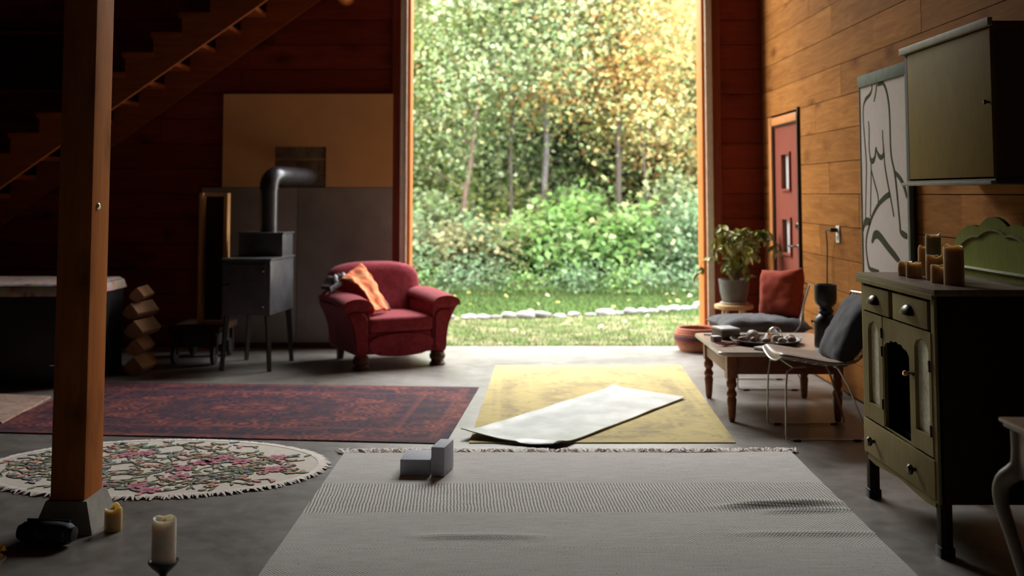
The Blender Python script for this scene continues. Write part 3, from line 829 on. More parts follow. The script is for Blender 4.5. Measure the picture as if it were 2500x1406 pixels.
MB().lathe([(.079, 0), (.079, .012)], 24, T(P0.x, P0.y, P0.z + .35)).build('pipe_collar', M_flue, fpo)

# ================================================================== LEFT CORNER: chest, firewood, cart and frame
M_cloth = new_mat('floral_cloth'); nt, b = NT(M_cloth); v_ = coords(nt)
vo = node(nt, 'ShaderNodeTexVoronoi', Scale=16.0); lk(nt, v_, vo.inputs['Vector'])
c_ = ramp(nt, vo.outputs['Distance'], [(.15, (.62, .22, .18)), (.3, (.66, .48, .40)), (.6, (.72, .60, .54))])
lk(nt, mix(nt, .35, c_, vo.outputs['Color'], 'MULTIPLY'), b.inputs['Base Color']); b.inputs['Roughness'].default_value = .9
ch = thing('storage_chest', 'tall black storage chest standing in the dark left corner', 'chest', (-3.695, 8.42, 0))
MB().box((0, 0, .37), (1.26, .80, .70), .01).build('body', plain('black_chest_paint', (.014, .014, .017), .5), ch)
for x in (-.58, .58):
    for y in (-.35, .35): MB().box((x, y, .012), (.06, .06, .024)).build('foot', M_black, ch, False)
MB().box((.43, -.404, .155), (.085, .008, .008), .002).build('metal_bar', M_chrome, ch)
def clf(u, v):
    x, y = -.66 + 1.32 * u, -.43 + .86 * v
    e = max(abs(x) - .62, abs(y) - .39, 0)
    return (max(-.645, min(.645, x)), max(-.42, min(.42, y)), .735 - (e * 2.0) + .004 * noise.noise((x * 5, y * 5, 0)))
cl = MB().sheet(clf, 44, 30, .006).build('table_cloth', M_cloth, None, True, 50)
tag(at(cl, (-3.695, 8.42, 0.0)), 'pink floral cloth spread over the black chest', 'cloth')
M_log = wood('split_firewood', (.26, .13, .06), (.38, .21, .10), axis=0, knots=False)
M_bark = plain('bark', (.16, .07, .035), .95, bmp=.5)
def split_log(loc, rz, L_, r, lab, tilt=0.0, ry=0.0):
    o = thing('firewood_log', lab, 'log', loc, rz, 'firewood beside the chest')
    o.rotation_euler = (R(tilt), R(ry), R(rz))
    arc = [(r * math.cos(R(a)), r * math.sin(R(a)) + r * .75) for a in range(200, 341, 20)]
    tri = arc + [(r * .55, r * 1.0), (-.03 * r, r * 1.45)]
    zmin = min(p[1] for p in tri); tri = [(p[0], p[1] - zmin) for p in tri]
    Mx = Matrix(((0, 0, 1, 0), (1, 0, 0, 0), (0, 1, 0, 0), (0, 0, 0, 1)))
    MB().prism(tri, -L_ / 2, L_ / 2, Mx).build('split_wood', M_log, o, False)
    arcb = [(p[0] * 1.05, p[1] * 1.05 - .003) for p in [(q[0], q[1] - r * .2) for q in arc]]
    ring_ = [(r * 1.04 * math.cos(R(a)), r * 1.04 * math.sin(R(a)) + r * .75 - zmin) for a in range(205, 336, 10)]
    inn = [(r * .99 * math.cos(R(a)), r * .99 * math.sin(R(a)) + r * .75 - zmin) for a in range(205, 336, 10)]
    m2 = MB()
    for i in range(len(ring_) - 1):
        m2.prism([ring_[i], ring_[i + 1], inn[i + 1], inn[i]], -L_ / 2 + .004, L_ / 2 - .004, Mx)
    m2.build('bark', M_bark, o, False)
    return o
split_log((-2.87, 8.70, .004), 87, .34, .080, 'split firewood log lying lowest beside the black chest')
split_log((-2.885, 8.72, .147), 92, .32, .074, 'split firewood log resting second from the floor')
split_log((-2.865, 8.70, .283), 85, .36, .078, 'split firewood log lying third in the pile')
split_log((-2.89, 8.72, .424), 78, .32, .072, 'pale split log lying fourth in the firewood pile')
split_log((-2.90, 8.76, .556), 94, .32, .062, 'reddish bark log lying highest beside the floral cloth')
ct = thing('log_cart', 'low dark cart on small wheels behind the firewood', 'cart', (-2.56, 9.32, 0), 0)
MB().box((0, 0, .28), (.42, .62, .05), .006).build('deck', M_dark, ct)
MB().box((-.02, .02, .20), (.36, .5, .12)).build('under_box', M_black, ct, False)
for x in (-.16, .16):
    for y in (-.26, .26):
        wl = MB().lathe([(.055, -.018), (.075, -.014), (.08, 0), (.075, .014), (.055, .018)], 24, T(x, y, .08) @ RY(90)).build('wheel', M_black, ct)
        MB().lathe([(.02, -.021), (.02, .021)], 14, T(x, y, .08) @ RY(90)).build('hub', M_chrome, wl)
        MB().box((x, y, .16), (.05, .04, .16)).build('fork', M_dark, ct, False)
fr = thing('wooden_frame', 'tall narrow open wooden frame standing on the cart beside the stove', 'frame', (-2.46, 9.22, 0.305), 0)
M_frame = wood('orange_pine', (.50, .24, .08), (.66, .36, .13), axis=2, knots=False)
MB().box((-.10, 0, .545), (.032, .10, 1.09), .004).build('upright', M_frame, fr)
MB().box((.10, .02, .545), (.032, .10, 1.09), .004).build('upright', M_frame, fr)
MB().box((0, .01, 1.076), (.17, .06, .026), .003).build('top_rail', M_frame, fr)
MB().box((0, .01, .013), (.17, .06, .026), .003).build('bottom_rail', M_frame, fr)
MB().box((0, .055, .55), (.17, .008, 1.04)).build('back_panel', M_dark, fr, False)
# ================================================================== SIDEBOARD
def green_paint(name, c, var=.2):
    m = new_mat(name); nt, b = NT(m); v = coords(nt)
    f = noi(nt, v, 7, 5, .65); g = noi(nt, coords(nt, (40, 40, 4)), 1.5, 3)
    k = mth(nt, 'ADD', mth(nt, 'MULTIPLY', f, .6), mth(nt, 'MULTIPLY', g, .4))
    lk(nt, ramp(nt, k, [(.32, tuple(x * (1 - var) for x in c)), (.68, tuple(x * (1 + var) for x in c))]), b.inputs['Base Color'])
    b.inputs['Roughness'].default_value = .65; b.inputs['Specular IOR Level'].default_value = .08
    return m
M_green = green_paint('olive_green_paint', (0.255, 0.20, 0.085))
M_green2 = green_paint('brighter_green_paint', (0.20, 0.225, 0.032))
M_sbside = plain('dark_brown_side', (.03, .02, .012), .7, spec=.15)  # sides and legs far darker than the green front
M_sbtop = wood('worn_brown_top', (.13, .085, .055), (.24, .165, .11), axis=1, knots=False, rough=.38)
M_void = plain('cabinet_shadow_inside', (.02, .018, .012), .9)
M_obsc = plain('textured_glass', (.72, .68, .48), .3, var=.25, scale=45, bmp=.9, spec=.7)
M_iron = plain('dark_iron_pull', (.06, .045, .035), .32, .8)
Myz = Matrix(((0, 0, 1, 0), (1, 0, 0, 0), (0, 1, 0, 0), (0, 0, 0, 1)))
def poly_ray(poly, c, a):
    d = Vector((math.cos(a), math.sin(a))); best = None
    for p, q in zip(poly, poly[1:] + poly[:1]):
        p = Vector(p) - c; q = Vector(q) - c; e = q - p
        den = d.x * e.y - d.y * e.x
        if abs(den) < 1e-9: continue
        t = (p.x * e.y - p.y * e.x) / den; s = (p.x * d.y - p.y * d.x) / den
        if t > 0 and -1e-6 <= s <= 1 + 1e-6 and (best is None or t < best): best = t
    return c + d * best
def pierced(rect, hole, x0, x1):
    """slab in the y-z plane from x0 to x1 with a shaped hole"""
    y0, y1, z0, z1 = rect
    R_ = [(y0, z0), (y1, z0), (y1, z1), (y0, z1)]
    c = Vector((sum(p[0] for p in hole) / len(hole), sum(p[1] for p in hole) / len(hole)))
    ang = [2 * math.pi * i / 48 for i in range(48)] + [math.atan2(p[1] - c.y, p[0] - c.x) % (2 * math.pi) for p in R_ + list(hole)]
    ang = sorted(set(round(a, 5) for a in ang))
    out = [tuple(poly_ray(R_, c, a)) for a in ang]; inn = [tuple(poly_ray(hole, c, a)) for a in ang]
    return MB().ring(out, inn, x0, x1, Myz)
def arched(y0, y1, z0, z1, bumps=3, d=.03):
    n = 24; top = []
    for i in range(n + 1):
        u = i / n
        top.append((y1 + (y0 - y1) * u, z1 - d * (abs(2 * u - 1) ** 2.2) * 1.6 + d * .35 * abs(math.sin(u * math.pi * bumps)) - d * .35))
    return [(y0, z0), (y1, z0)] + top
sb = thing('sideboard', 'tall olive green painted sideboard with glazed doors and cup pulls', 'sideboard', (1.90, 4.75, 0))
F0, F1, D0, D1 = -.44, .44, -.24, .23
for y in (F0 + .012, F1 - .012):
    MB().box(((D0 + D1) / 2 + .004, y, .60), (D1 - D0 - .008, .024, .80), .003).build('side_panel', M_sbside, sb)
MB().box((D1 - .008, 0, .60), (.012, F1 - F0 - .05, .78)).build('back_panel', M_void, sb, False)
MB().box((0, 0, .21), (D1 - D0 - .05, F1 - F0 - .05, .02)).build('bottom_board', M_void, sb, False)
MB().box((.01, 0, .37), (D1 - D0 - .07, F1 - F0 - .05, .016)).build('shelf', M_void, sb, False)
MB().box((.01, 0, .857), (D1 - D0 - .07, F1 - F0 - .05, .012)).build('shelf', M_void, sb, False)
MB().box((.005, 0, 1.012), (.515, .95, .026), .006).build('top_board', M_sbtop, sb)
MB().box((D0 - .008, 0, .993), (.022, .93, .022), .005).build('top_moulding', M_green, sb)
for y in (F0 + .018, F1 - .018):
    MB().box((D0 + .012, y, .60), (.026, .036, .80), .003).build('corner_post', M_green, sb)
for y0, y1 in ((.055, .405), (-.385, .005)):
    dw = MB().box((D0 + .004, (y0 + y1) / 2, .915), (.024, y1 - y0, .112), .004).build('drawer', M_green, sb)
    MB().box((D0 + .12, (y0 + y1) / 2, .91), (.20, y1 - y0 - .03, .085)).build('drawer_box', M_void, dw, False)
    yc = (y0 + y1) / 2
    cp = MB(); n = 12
    cp.sheet(lambda u, v, yc=yc: (D0 - .008 - .032 * math.sin(v * math.pi / 2) * (math.sin(u * math.pi) ** .5), yc - .056 * math.cos(u * math.pi), .898 + .042 * math.sin(u * math.pi) * math.cos(v * math.pi / 2) + 0.002), n, 6, (.004, 0, -.001))
    cp.build('cup_pull', M_iron, dw)
for y0, y1, gy0, gy1, kside in ((.150, .402, .200, .342, -1), (-.408, -.180, -.385, -.235, 1)):
    if kside == 1: gy0, gy1 = -.385, -.232
    r_ = (y0, y1, .372, .852)
    hole = arched(gy0, gy1, .445, .818, 3, .022)
    dr_ = pierced(r_, hole, D0 - .006, D0 + .016).build('door', M_green, sb, False)
    MB().box((D0 + .012, (gy0 + gy1) / 2, .632), (.004, gy1 - gy0 + .02, .40)).build('glass_pane', M_obsc, dr_, False)
    for z in ((.72, .47) if kside == 1 else (.78, .70, .47)):
        yy = y0 + .012 if kside == 1 else y0 + .006
        MB().box((D0 - .009, yy, z), (.008, .012, .045), .002).build('hinge', M_iron, dr_)
mid = pierced((-.176, .146, .372, .852), arched(-.168, .140, .376, .765, 5, .022), D0 - .004, D0 + .002)
mid.build('arched_panel', M_green, sb, False)
kn = MB().lathe([(.005, 0), (.006, .012), (.010, .018), (.012, .026), (.008, .034)], 14, T(D0 - .004, -.188, .660) @ RY(-90))
kn.build('amber_knob', plain('amber_glass_knob', (.65, .22, .04), .1, spec=.8), sb)
MB().box((D0 - .012, -.215, .664), (.012, .045, .014), .004).build('turn_latch', M_iron, sb)
ld = MB().box((D0 + .004, .003, .287), (.024, .846, .150), .004).build('drawer', M_green, sb)
for y in (.275, -.225):
    MB().lathe([(.007, 0), (.008, .012), (.02, .02), (.022, .03), (.014, .038)], 16, T(D0 - .006, y, .282) @ RY(-90)).build('knob', M_iron, ld)
ap = MB(); poly = [(-.40, .215), (.40, .215), (.40, .18), (.30, .172), (0, .19), (-.30, .172), (-.40, .18)]
ap.prism(poly, D0 + .002, D0 + .02, Myz); ap.build('apron', M_green, sb, False)
for y in (F0 + .024, F1 - .024):
    for x in (D0 + .028, D1 - .028):
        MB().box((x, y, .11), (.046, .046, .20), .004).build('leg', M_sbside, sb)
        MB().box((x, y, .02), (.058, .058, .04), .006).build('caster_block', M_black, sb)
# scalloped backboard
pts = []
for i in range(61):
    u = i / 60; y = .44 - .88 * u
    env = .165 + .105 * math.sin(u * math.pi) ** .8
    sc = .035 * (1 - abs(math.sin(u * math.pi * 3.0 + .35)) ** .8)
    pts.append((y, 1.025 + max(.02, env - sc)))
sh = [(-.44, 1.025), (.44, 1.025)] + pts
MB().prism(sh, .205, .223, Myz).build('scalloped_backboard', M_green2, sb, False)
off = [(p[0] * .93, p[1] - .042 - .015 * abs(math.sin((0.44 - p[0]) / .88 * math.pi * 3 + .35))) for p in pts[3:-3]]
MB().tube([(.200, p[0], p[1]) for p in off], .007, 6).build('scallop_moulding', M_green, sb)
MB().box((.196, 0, 1.062), (.016, .86, .010), .002).build('ledge_strip', plain('pale_strip', (.62, .60, .52), .3), sb)

# candles on the sideboard
def candle(loc, r, h_, lab, col=(.42, .27, .14), grp='candles on the sideboard', dip=.3, uneven=.012, name='pillar_candle'):
    o = thing(name, lab, 'candle', loc, 0, grp)
    m_ = MB(); n = 28; seed = random.uniform(0, 50)
    prof = [(r * .98, 0), (r, .004), (r * 1.0, h_ * .5), (r * .99, h_ - .008)]
    vs_, fs_ = [], []
    rings = prof + [(r * .93, h_), (r * .80, h_ - .001), (r * .68, h_ - r * dip), (r * .08, h_ - r * dip * 1.1)]
    for j, (rr, z) in enumerate(rings):
        for i in range(n):
            a = 2 * math.pi * i / n
            dz = uneven * noise.noise((math.cos(a) * 1.2 + seed, math.sin(a) * 1.2, 0)) if 3 <= j <= 5 else 0
            vs_.append((rr * math.cos(a), rr * math.sin(a), z + dz))
    for j in range(len(rings) - 1):
        for i in range(n): k = (i + 1) % n; fs_.append((j * n + i, j * n + k, (j + 1) * n + k, (j + 1) * n + i))
    fs_ += [tuple(reversed(range(n))), tuple(range((len(rings) - 1) * n, len(rings) * n))]
    wm = plain('wax', col, .45, var=.12, scale=20); nt, b = NT(wm)
    b.inputs['Subsurface Weight'].default_value = .9; b.inputs['Subsurface Radius'].default_value = (.06, .045, .03); b.inputs['Subsurface Scale'].default_value = .8
    m_.add(vs_, fs_).build('wax', wm, o, True, 60)
    MB().tube([(0, 0, h_ - r * dip * 1.1 - .002), (.001, 0, h_ - r * dip + .006), (.003, .001, h_ - r * dip + .013)], .0012, 5).build('wick', M_black, o)
    return o
ZT = 1.0255
tn = (.40, .27, .16)
candle((1.795, 4.985, ZT), .033, .062, 'short brown candle nearest the framed drawing', tn)
candle((1.792, 4.872, ZT), .034, .066, 'short brown candle beside the first short one', tn)
candle((1.80, 4.60, ZT), .037, .072, 'stubby tan candle standing in front of the taller ones', (.46, .31, .17))
candle((1.83, 4.735, ZT), .036, .105, 'middling tan candle just behind the stubby one', (.44, .29, .16))
candle((1.875, 4.86, ZT), .033, .190, 'tall greenish candle at the back of the candle group', (.28, .25, .16))
candle((1.90, 5.02, ZT), .032, .130, 'pale orange candle behind, left of the greenish one', (.52, .31, .14))
candle((1.818, 4.50, ZT), .040, .158, 'thick tall tan candle nearest the scalloped backboard', (.46, .30, .17))

# ================================================================== WALL CABINET
wc = thing('wall_cabinet', 'wall cabinet with a dark olive door and pale trim above the sideboard', 'cabinet', (2.17, 5.0, 1.435))
M_wcdoor = green_paint('dark_olive_door', (.20, .125, .015), .12)
M_paletrim = plain('pale_worn_trim', (.30, .265, .21), .55, spec=.2)
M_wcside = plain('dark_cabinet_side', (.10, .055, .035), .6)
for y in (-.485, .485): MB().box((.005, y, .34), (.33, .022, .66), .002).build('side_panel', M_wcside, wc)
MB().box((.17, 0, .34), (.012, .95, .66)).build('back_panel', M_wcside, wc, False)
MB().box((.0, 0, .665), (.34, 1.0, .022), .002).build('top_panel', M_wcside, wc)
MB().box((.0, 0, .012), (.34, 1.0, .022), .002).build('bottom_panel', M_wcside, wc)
MB().box((-.180, 0, .672), (.022, 1.03, .034), .004).build('cornice', M_paletrim, wc)
MB().box((-.182, 0, .006), (.024, 1.02, .016), .003).build('bottom_rail', M_paletrim, wc)
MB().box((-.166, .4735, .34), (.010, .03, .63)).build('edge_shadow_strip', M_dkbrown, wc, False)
wd = MB().box((-.166, -.025, .34), (.018, .94, .62), .003).build('door', M_wcdoor, wc)
MB().lathe([(.005, 0), (.006, .01), (.011, .016), (.009, .024)], 12, T(-.175, -.47, .34) @ RY(-90)).build('knob', M_iron, wd)

# ================================================================== FRAMED LINE DRAWING
pa = thing('framed_drawing', 'tall line drawing of a figure on pale canvas in a green frame', 'picture', (2.33, 6.74, .86))
M_canvas = plain('pale_canvas', (.41, .35, .31), .85, var=.04, scale=30)
M_ink = plain('olive_ink', (.035, .036, .014), .9, spec=.1)
M_gframe = plain('grey_green_frame', (.11, .13, .095), .7, spec=.15)
y0, y1, z1 = -.435, .435, 1.285
MB().box((-.012, 0, .62), (.014, .85, 1.30)).build('canvas', M_canvas, pa, False)
MB().box((-.018, 0, 1.262), (.026, .87, .075), .003).build('frame_rail', M_gframe, pa)
MB().box((-.014, 0, -.02), (.024, .87, .02), .003).build('frame_rail', M_gframe, pa)
MB().box((-.016, y0 + .012, .62), (.026, .034, 1.30), .003).build('frame_stile', M_gframe, pa)
MB().box((-.014, y1 - .004, .62), (.022, .014, 1.30), .003).build('frame_stile', M_gframe, pa)
STRK = {'a': [(6.93, 2.09, 4), (6.927, 2.054, 5), (6.969, 2.024, 9), (7.046, 2.003, 10), (7.09, 1.97, 6), (7.106, 1.929, 5), (7.105, 1.846, 5), (7.085, 1.72, 6), (7.067, 1.574, 6), (7.084, 1.42, 5), (7.098, 1.316, 5), (7.107, 1.223, 5)], 'b': [(6.834, 2.075, 4), (6.859, 2.022, 5), (6.892, 1.974, 4)], 'c': [(6.819, 2.069, 5), (6.774, 2.079, 16), (6.716, 2.07, 10), (6.662, 2.019, 9), (6.626, 1.932, 9), (6.614, 1.825, 8), (6.614, 1.698, 8), (6.601, 1.611, 8), (6.552, 1.514, 9), (6.525, 1.409, 9), (6.505, 1.305, 8), (6.485, 1.201, 8), (6.479, 1.173, 12), (6.431, 1.156, 18), (6.374, 1.147, 14)], 'd': [(7.009, 1.855, 3), (6.997, 1.808, 5), (7.005, 1.696, 5), (6.993, 1.634, 6), (6.974, 1.604, 14), (6.934, 1.601, 16), (6.895, 1.63, 9), (6.877, 1.68, 6), (6.857, 1.654, 8), (6.812, 1.623, 14), (6.774, 1.618, 14), (6.737, 1.645, 9), (6.746, 1.724, 4), (6.748, 1.784, 3)], 'e': [(6.731, 1.645, 5), (6.72, 1.566, 6), (6.681, 1.467, 7), (6.629, 1.36, 6), (6.584, 1.256, 5)], 'f': [(6.974, 1.592, 5), (6.983, 1.47, 5), (7.011, 1.246, 5)], 'g': [(6.972, 1.541, 5), (6.908, 1.449, 6), (6.859, 1.379, 6), (6.856, 1.329, 5)], 'h': [(6.658, 1.389, 16), (6.751, 1.365, 15), (6.857, 1.324, 12), (6.967, 1.257, 10), (7.04, 1.184, 8), (7.096, 1.111, 8), (7.107, 1.038, 8), (7.087, 0.968, 9), (7.053, 0.919, 12), (6.976, 0.911, 12), (6.877, 0.911, 8)], 'i': [(7.016, 1.216, 20), (7.102, 1.213, 22), (7.145, 1.181, 10), (7.16, 1.149, 6)], 'j': [(6.544, 1.518, 12), (6.466, 1.484, 14), (6.403, 1.436, 14), (6.361, 1.371, 10)], 'k': [(6.995, 1.084, 8), (6.945, 1.129, 22), (6.884, 1.139, 24), (6.812, 1.117, 24), (6.7, 1.069, 22), (6.579, 1.022, 20), (6.508, 0.994, 14)]}
def catmull(P, k=6):
    Q = [P[0]] + P + [P[-1]]; out = []
    for i in range(1, len(Q) - 2):
        for j in range(k):
            t = j / k
            out.append(tuple(.5 * ((2 * b) + (-a + c) * t + (2 * a - 5 * b + 4 * c - d) * t * t + (-a + 3 * b - 3 * c + d) * t ** 3) for a, b, c, d in zip(Q[i - 1], Q[i], Q[i + 1], Q[i + 2])))
    return out + [P[-1]]
for k_, pts in STRK.items():
    P = catmull(pts); m_ = MB(); vs_, fs_ = [], []
    for i, (y, z, wd_) in enumerate(P):
        a, b = P[max(0, i - 1)], P[min(len(P) - 1, i + 1)]
        d = Vector((b[0] - a[0], b[1] - a[1])); d.normalize(); n = Vector((-d.y, d.x)) * max(wd_, 4) * .0011
        for q in ((y + n.x, z + n.y), (y - n.x, z - n.y)):
            for x in (-.0212, -.0188): vs_.append((x, q[0] - 6.74, q[1] - .86))
    for i in range(len(P) - 1):
        o_ = i * 4
        for a, b in ((0, 2), (3, 1), (2, 3), (1, 0)): fs_.append((o_ + a, o_ + b, o_ + 4 + b, o_ + 4 + a))
    m_.add(vs_, fs_).build('ink_line', M_ink, pa, False)

# outlet and cord
ol = thing('wall_outlet', 'white wall outlet with a black plug in it on the plank wall', 'outlet', (2.348, 7.82, 1.05))
MB().box((-.004, 0, .055), (.010, .075, .12), .004).build('cover_plate', plain('outlet_white', (.75, .73, .68), .4), ol)
for z in (.03, .08): MB().box((-.010, 0, z), (.004, .03, .03), .002).build('socket', plain('socket_grey', (.35, .34, .32), .5), ol)
cd = thing('power_cord', 'thin black cord hanging from the wall outlet down behind the table', 'cord', (2.33, 7.9, 0))
MB().box((-.018, -.08, 1.135), (.05, .03, .03), .006).build('plug', M_black, cd)
MB().tube(catmull([(-.04, -.08, 1.135), (-.055, -.03, 1.13), (-.03, .05, 1.09), (-.012, .10, 1.0), (-.010, .12, .85), (-.010, .13, .6), (-.012, .10, .3), (-.03, -.1, .04), (-.05, -.3, .006)], 5), .005, 6).build('cable', M_black, cd)

# ================================================================== COFFEE TABLE
M_tbl = wood('dark_cherry', (.13, .04, .02), (.24, .08, .04), axis=1, knots=False, rough=.4)
M_tbltop = wood('glare_paled_tabletop', (.52, .42, .34), (.64, .54, .45), axis=1, knots=False, rough=.2, spec=.9)  # brown top coloured pale to stand in for the doorway glare
tb = thing('coffee_table', 'dark cherry coffee table with turned legs and a top coloured pale for glare', 'table', (1.70, 7.22, 0))
def rrect(hx, hy, r, n=6):
    o = []
    for cx, cy, a0 in ((hx - r, hy - r, 0), (-hx + r, hy - r, 90), (-hx + r, -hy + r, 180), (hx - r, -hy + r, 270)):
        for i in range(n + 1): a = R(a0 + 90 * i / n); o.append((cx + r * math.cos(a), cy + r * math.sin(a)))
    return o
tp = MB(); pl_ = rrect(.41, .475, .06)
vs_, fs_ = [], []
lev = [(.985, .404), (1.0, .410), (1.0, .424), (.988, .430)]
for k, z in lev: vs_ += [(p[0] * k, p[1] * k, z) for p in pl_]
n = len(pl_)
for j in range(3):
    for i in range(n): k = (i + 1) % n; fs_.append((j * n + i, j * n + k, (j + 1) * n + k, (j + 1) * n + i))
fs_ += [tuple(reversed(range(n))), tuple(range(3 * n, 4 * n))]
tp.add(vs_, fs_).build('table_top', M_tbltop, tb, True, 30)
for s in (-1, 1):
    MB().box((s * .335, 0, .345), (.022, .74, .115), .002).build('apron', M_tbl, tb)
    MB().box((0, s * .39, .345), (.62, .022, .115), .002).build('apron', M_tbl, tb)
for sx in (-1, 1):
    for sy in (-1, 1):
        m_ = MB().box((sx * .325, sy * .385, .335), (.062, .062, .138), .003)
        m_.lathe([(.014, .0), (.020, .01), (.024, .05), (.026, .09), (.030, .13), (.024, .15), (.031, .16), (.031, .175), (.022, .19), (.021, .2), (.031, .215), (.032, .235), (.026, .25), (.026, .268)], 18, T(sx * .325, sy * .385, 0))
        m_.build('leg', M_tbl, tb)
ZB = .4305
M_box = plain('dark_lacquer_box', (.10, .07, .065), .4)
M_lid = plain('white_box_lid', (.70, .70, .72), .35)
def lidbox(loc, rz, sx, sy, h_, lab):
    o = thing('keepsake_box', lab, 'box', loc, rz, 'boxes on the coffee table')
    MB().box((0, 0, h_ * .42), (sx, sy, h_ * .84), .004).build('body', M_box, o); MB().box((0, 0, h_ * .91), (sx * 1.01, sy * 1.01, h_ * .16), .004).build('lid', M_lid, o)
lidbox((1.455, 7.40, ZB), 12, .13, .17, .075, 'larger dark box with a white lid on the coffee table')
lidbox((1.358, 7.235, ZB), 10, .055, .06, .038, 'tiny dark box beside the larger white-lidded box')
ty = thing('shell_tray', 'round dark tray on the coffee table holding shells and stones', 'tray', (1.665, 7.16, ZB))
MB().lathe([(.155, 0), (.20, .004), (.222, .022), (.228, .03), (.220, .03), (.20, .014), (.03, .010)], 36).build('dish', plain('dark_wood_dish', (.05, .03, .02), .45), ty)
def rock(r, seed, flatz=.7, sub=2):
    t = bmesh.new(); bmesh.ops.create_icosphere(t, subdivisions=sub, radius=r)
    for v in t.verts:
        k = 1 + .35 * noise.noise(v.co * (1.3 / r) + Vector((seed, seed * 2, 0)))
        v.co *= k; v.co.z *= flatz
    zm = min(v.co.z for v in t.verts)
    for v in t.verts: v.co.z -= zm
    m_ = MB().bm(t); t.free(); return m_
shcol = [(.46, .40, .34), (.30, .24, .20), (.55, .50, .44), (.22, .15, .12), (.40, .30, .22)]
shm = [plain('shell_stone', c, .6, var=.25, scale=40) for c in shcol]
rs = random.Random(3)
spots = [(-.13, .02), (-.09, -.06), (-.07, .06), (-.10, .11), (-.02, -.11), (0, -.04), (-.03, .12), (.07, -.13), (.10, -.08), (.15, -.06), (.16, .01), (.12, .09), (.05, .14), (.01, .05), (-.16, -.04), (.06, -.06)]
labs = ['chalky', 'brown speckled', 'creamy', 'dark brown', 'tan']
for i, (x, y) in enumerate(spots):
    r = rs.uniform(.016, .032) if i != 2 else .042
    o = rock(r, i * 3.7, rs.uniform(.55, .9)).build('shell', shm[i % 5], None, True, 60)
    o.location = (1.665 + x, 7.16 + y, ZB + .0125); tag(o, labs[i % 5] + ' shell or stone lying in the dark tray', 'shell', 'shells in the tray')
sp = MB(); t = bmesh.new(); bmesh.ops.create_uvsphere(t, u_segments=32, v_segments=20, radius=.046); sp.bm(t); t.free()
gl = plain('clear_crystal', (1, 1, 1), .0, var=0, tr=1.0, ior=1.5)
o = sp.build('crystal_ball', gl, None, True, 180); o.location = (1.725, 7.165, ZB + .0485 + .012)
tag(o, 'clear glass crystal ball sitting in the dark tray', 'ball')
nbk = thing('notebook', 'closed notebook with a pale cover near the table edge', 'notebook', (1.617, 6.84, ZB), 38)
MB().box((0, 0, .009), (.118, .15, .012)).build('pages', plain('paper', (.6, .57, .52), .8), nbk, False)
for z in (.0015, .0165): MB().box((0, 0, z), (.125, .157, .003), .001).build('cover', plain('notebook_cover', (.50, .47, .50), .4) if z > .01 else M_box, nbk)
tg = thing('twig_bundle', 'small reddish bundle of dried twigs beside the tray', 'twigs', (1.40, 7.03, ZB), 20)
for i in range(11):
    a = rs.uniform(-.5, .5); l = rs.uniform(.05, .10)
    MB().tube([(-l * math.cos(a) * .9, -l * math.sin(a), .006 + .002 * i), (.02 * rs.random(), rs.uniform(-.01, .01), .007 + .001 * i), (.06 + .02 * rs.random(), rs.uniform(-.02, .02), .006 + .0012 * i)], [.002, .004, .005], 6).build('twig', plain('twig', (.30, .09, .06), .8) if i == 0 else bpy.data.materials['twig'], tg)
pe = thing('pen', 'short dark pen lying at the far left corner of the coffee table', 'pen', (1.365, 7.53, ZB), -30)
MB().tube([(-.035, 0, .006), (.03, 0, .006)], .005, 8).build('barrel', M_black, pe); MB().tube([(.03, 0, .006), (.04, 0, .006)], [.004, .001], 8).build('tip', M_iron, pe)

# black turned lamp base on the table
lp = thing('lamp_base', 'black turned wooden lamp base standing at the right end of the coffee table', 'lamp', (2.005, 6.98, ZB))
MB().lathe([(.072, 0), (.074, .01), (.072, .10), (.074, .15), (.066, .185), (.048, .20), (.04, .208)], 28).build('body', M_black, lp)
MB().lathe([(.040, .206), (.044, .215), (.050, .225), (.040, .24), (.040, .25), (.050, .262)], 28).build('neck', M_black, lp)
MB().lathe([(.050, .26), (.064, .275), (.069, .30), (.069, .385), (.066, .392), (.055, .392), (.052, .33)], 28).build('cup', M_black, lp)
MB().lathe([(.004, 0), (.004, .015), (.009, .018), (.009, .026)], 10, T(-.068, 0, .16) @ RY(-90)).build('switch_knob', M_iron, lp)

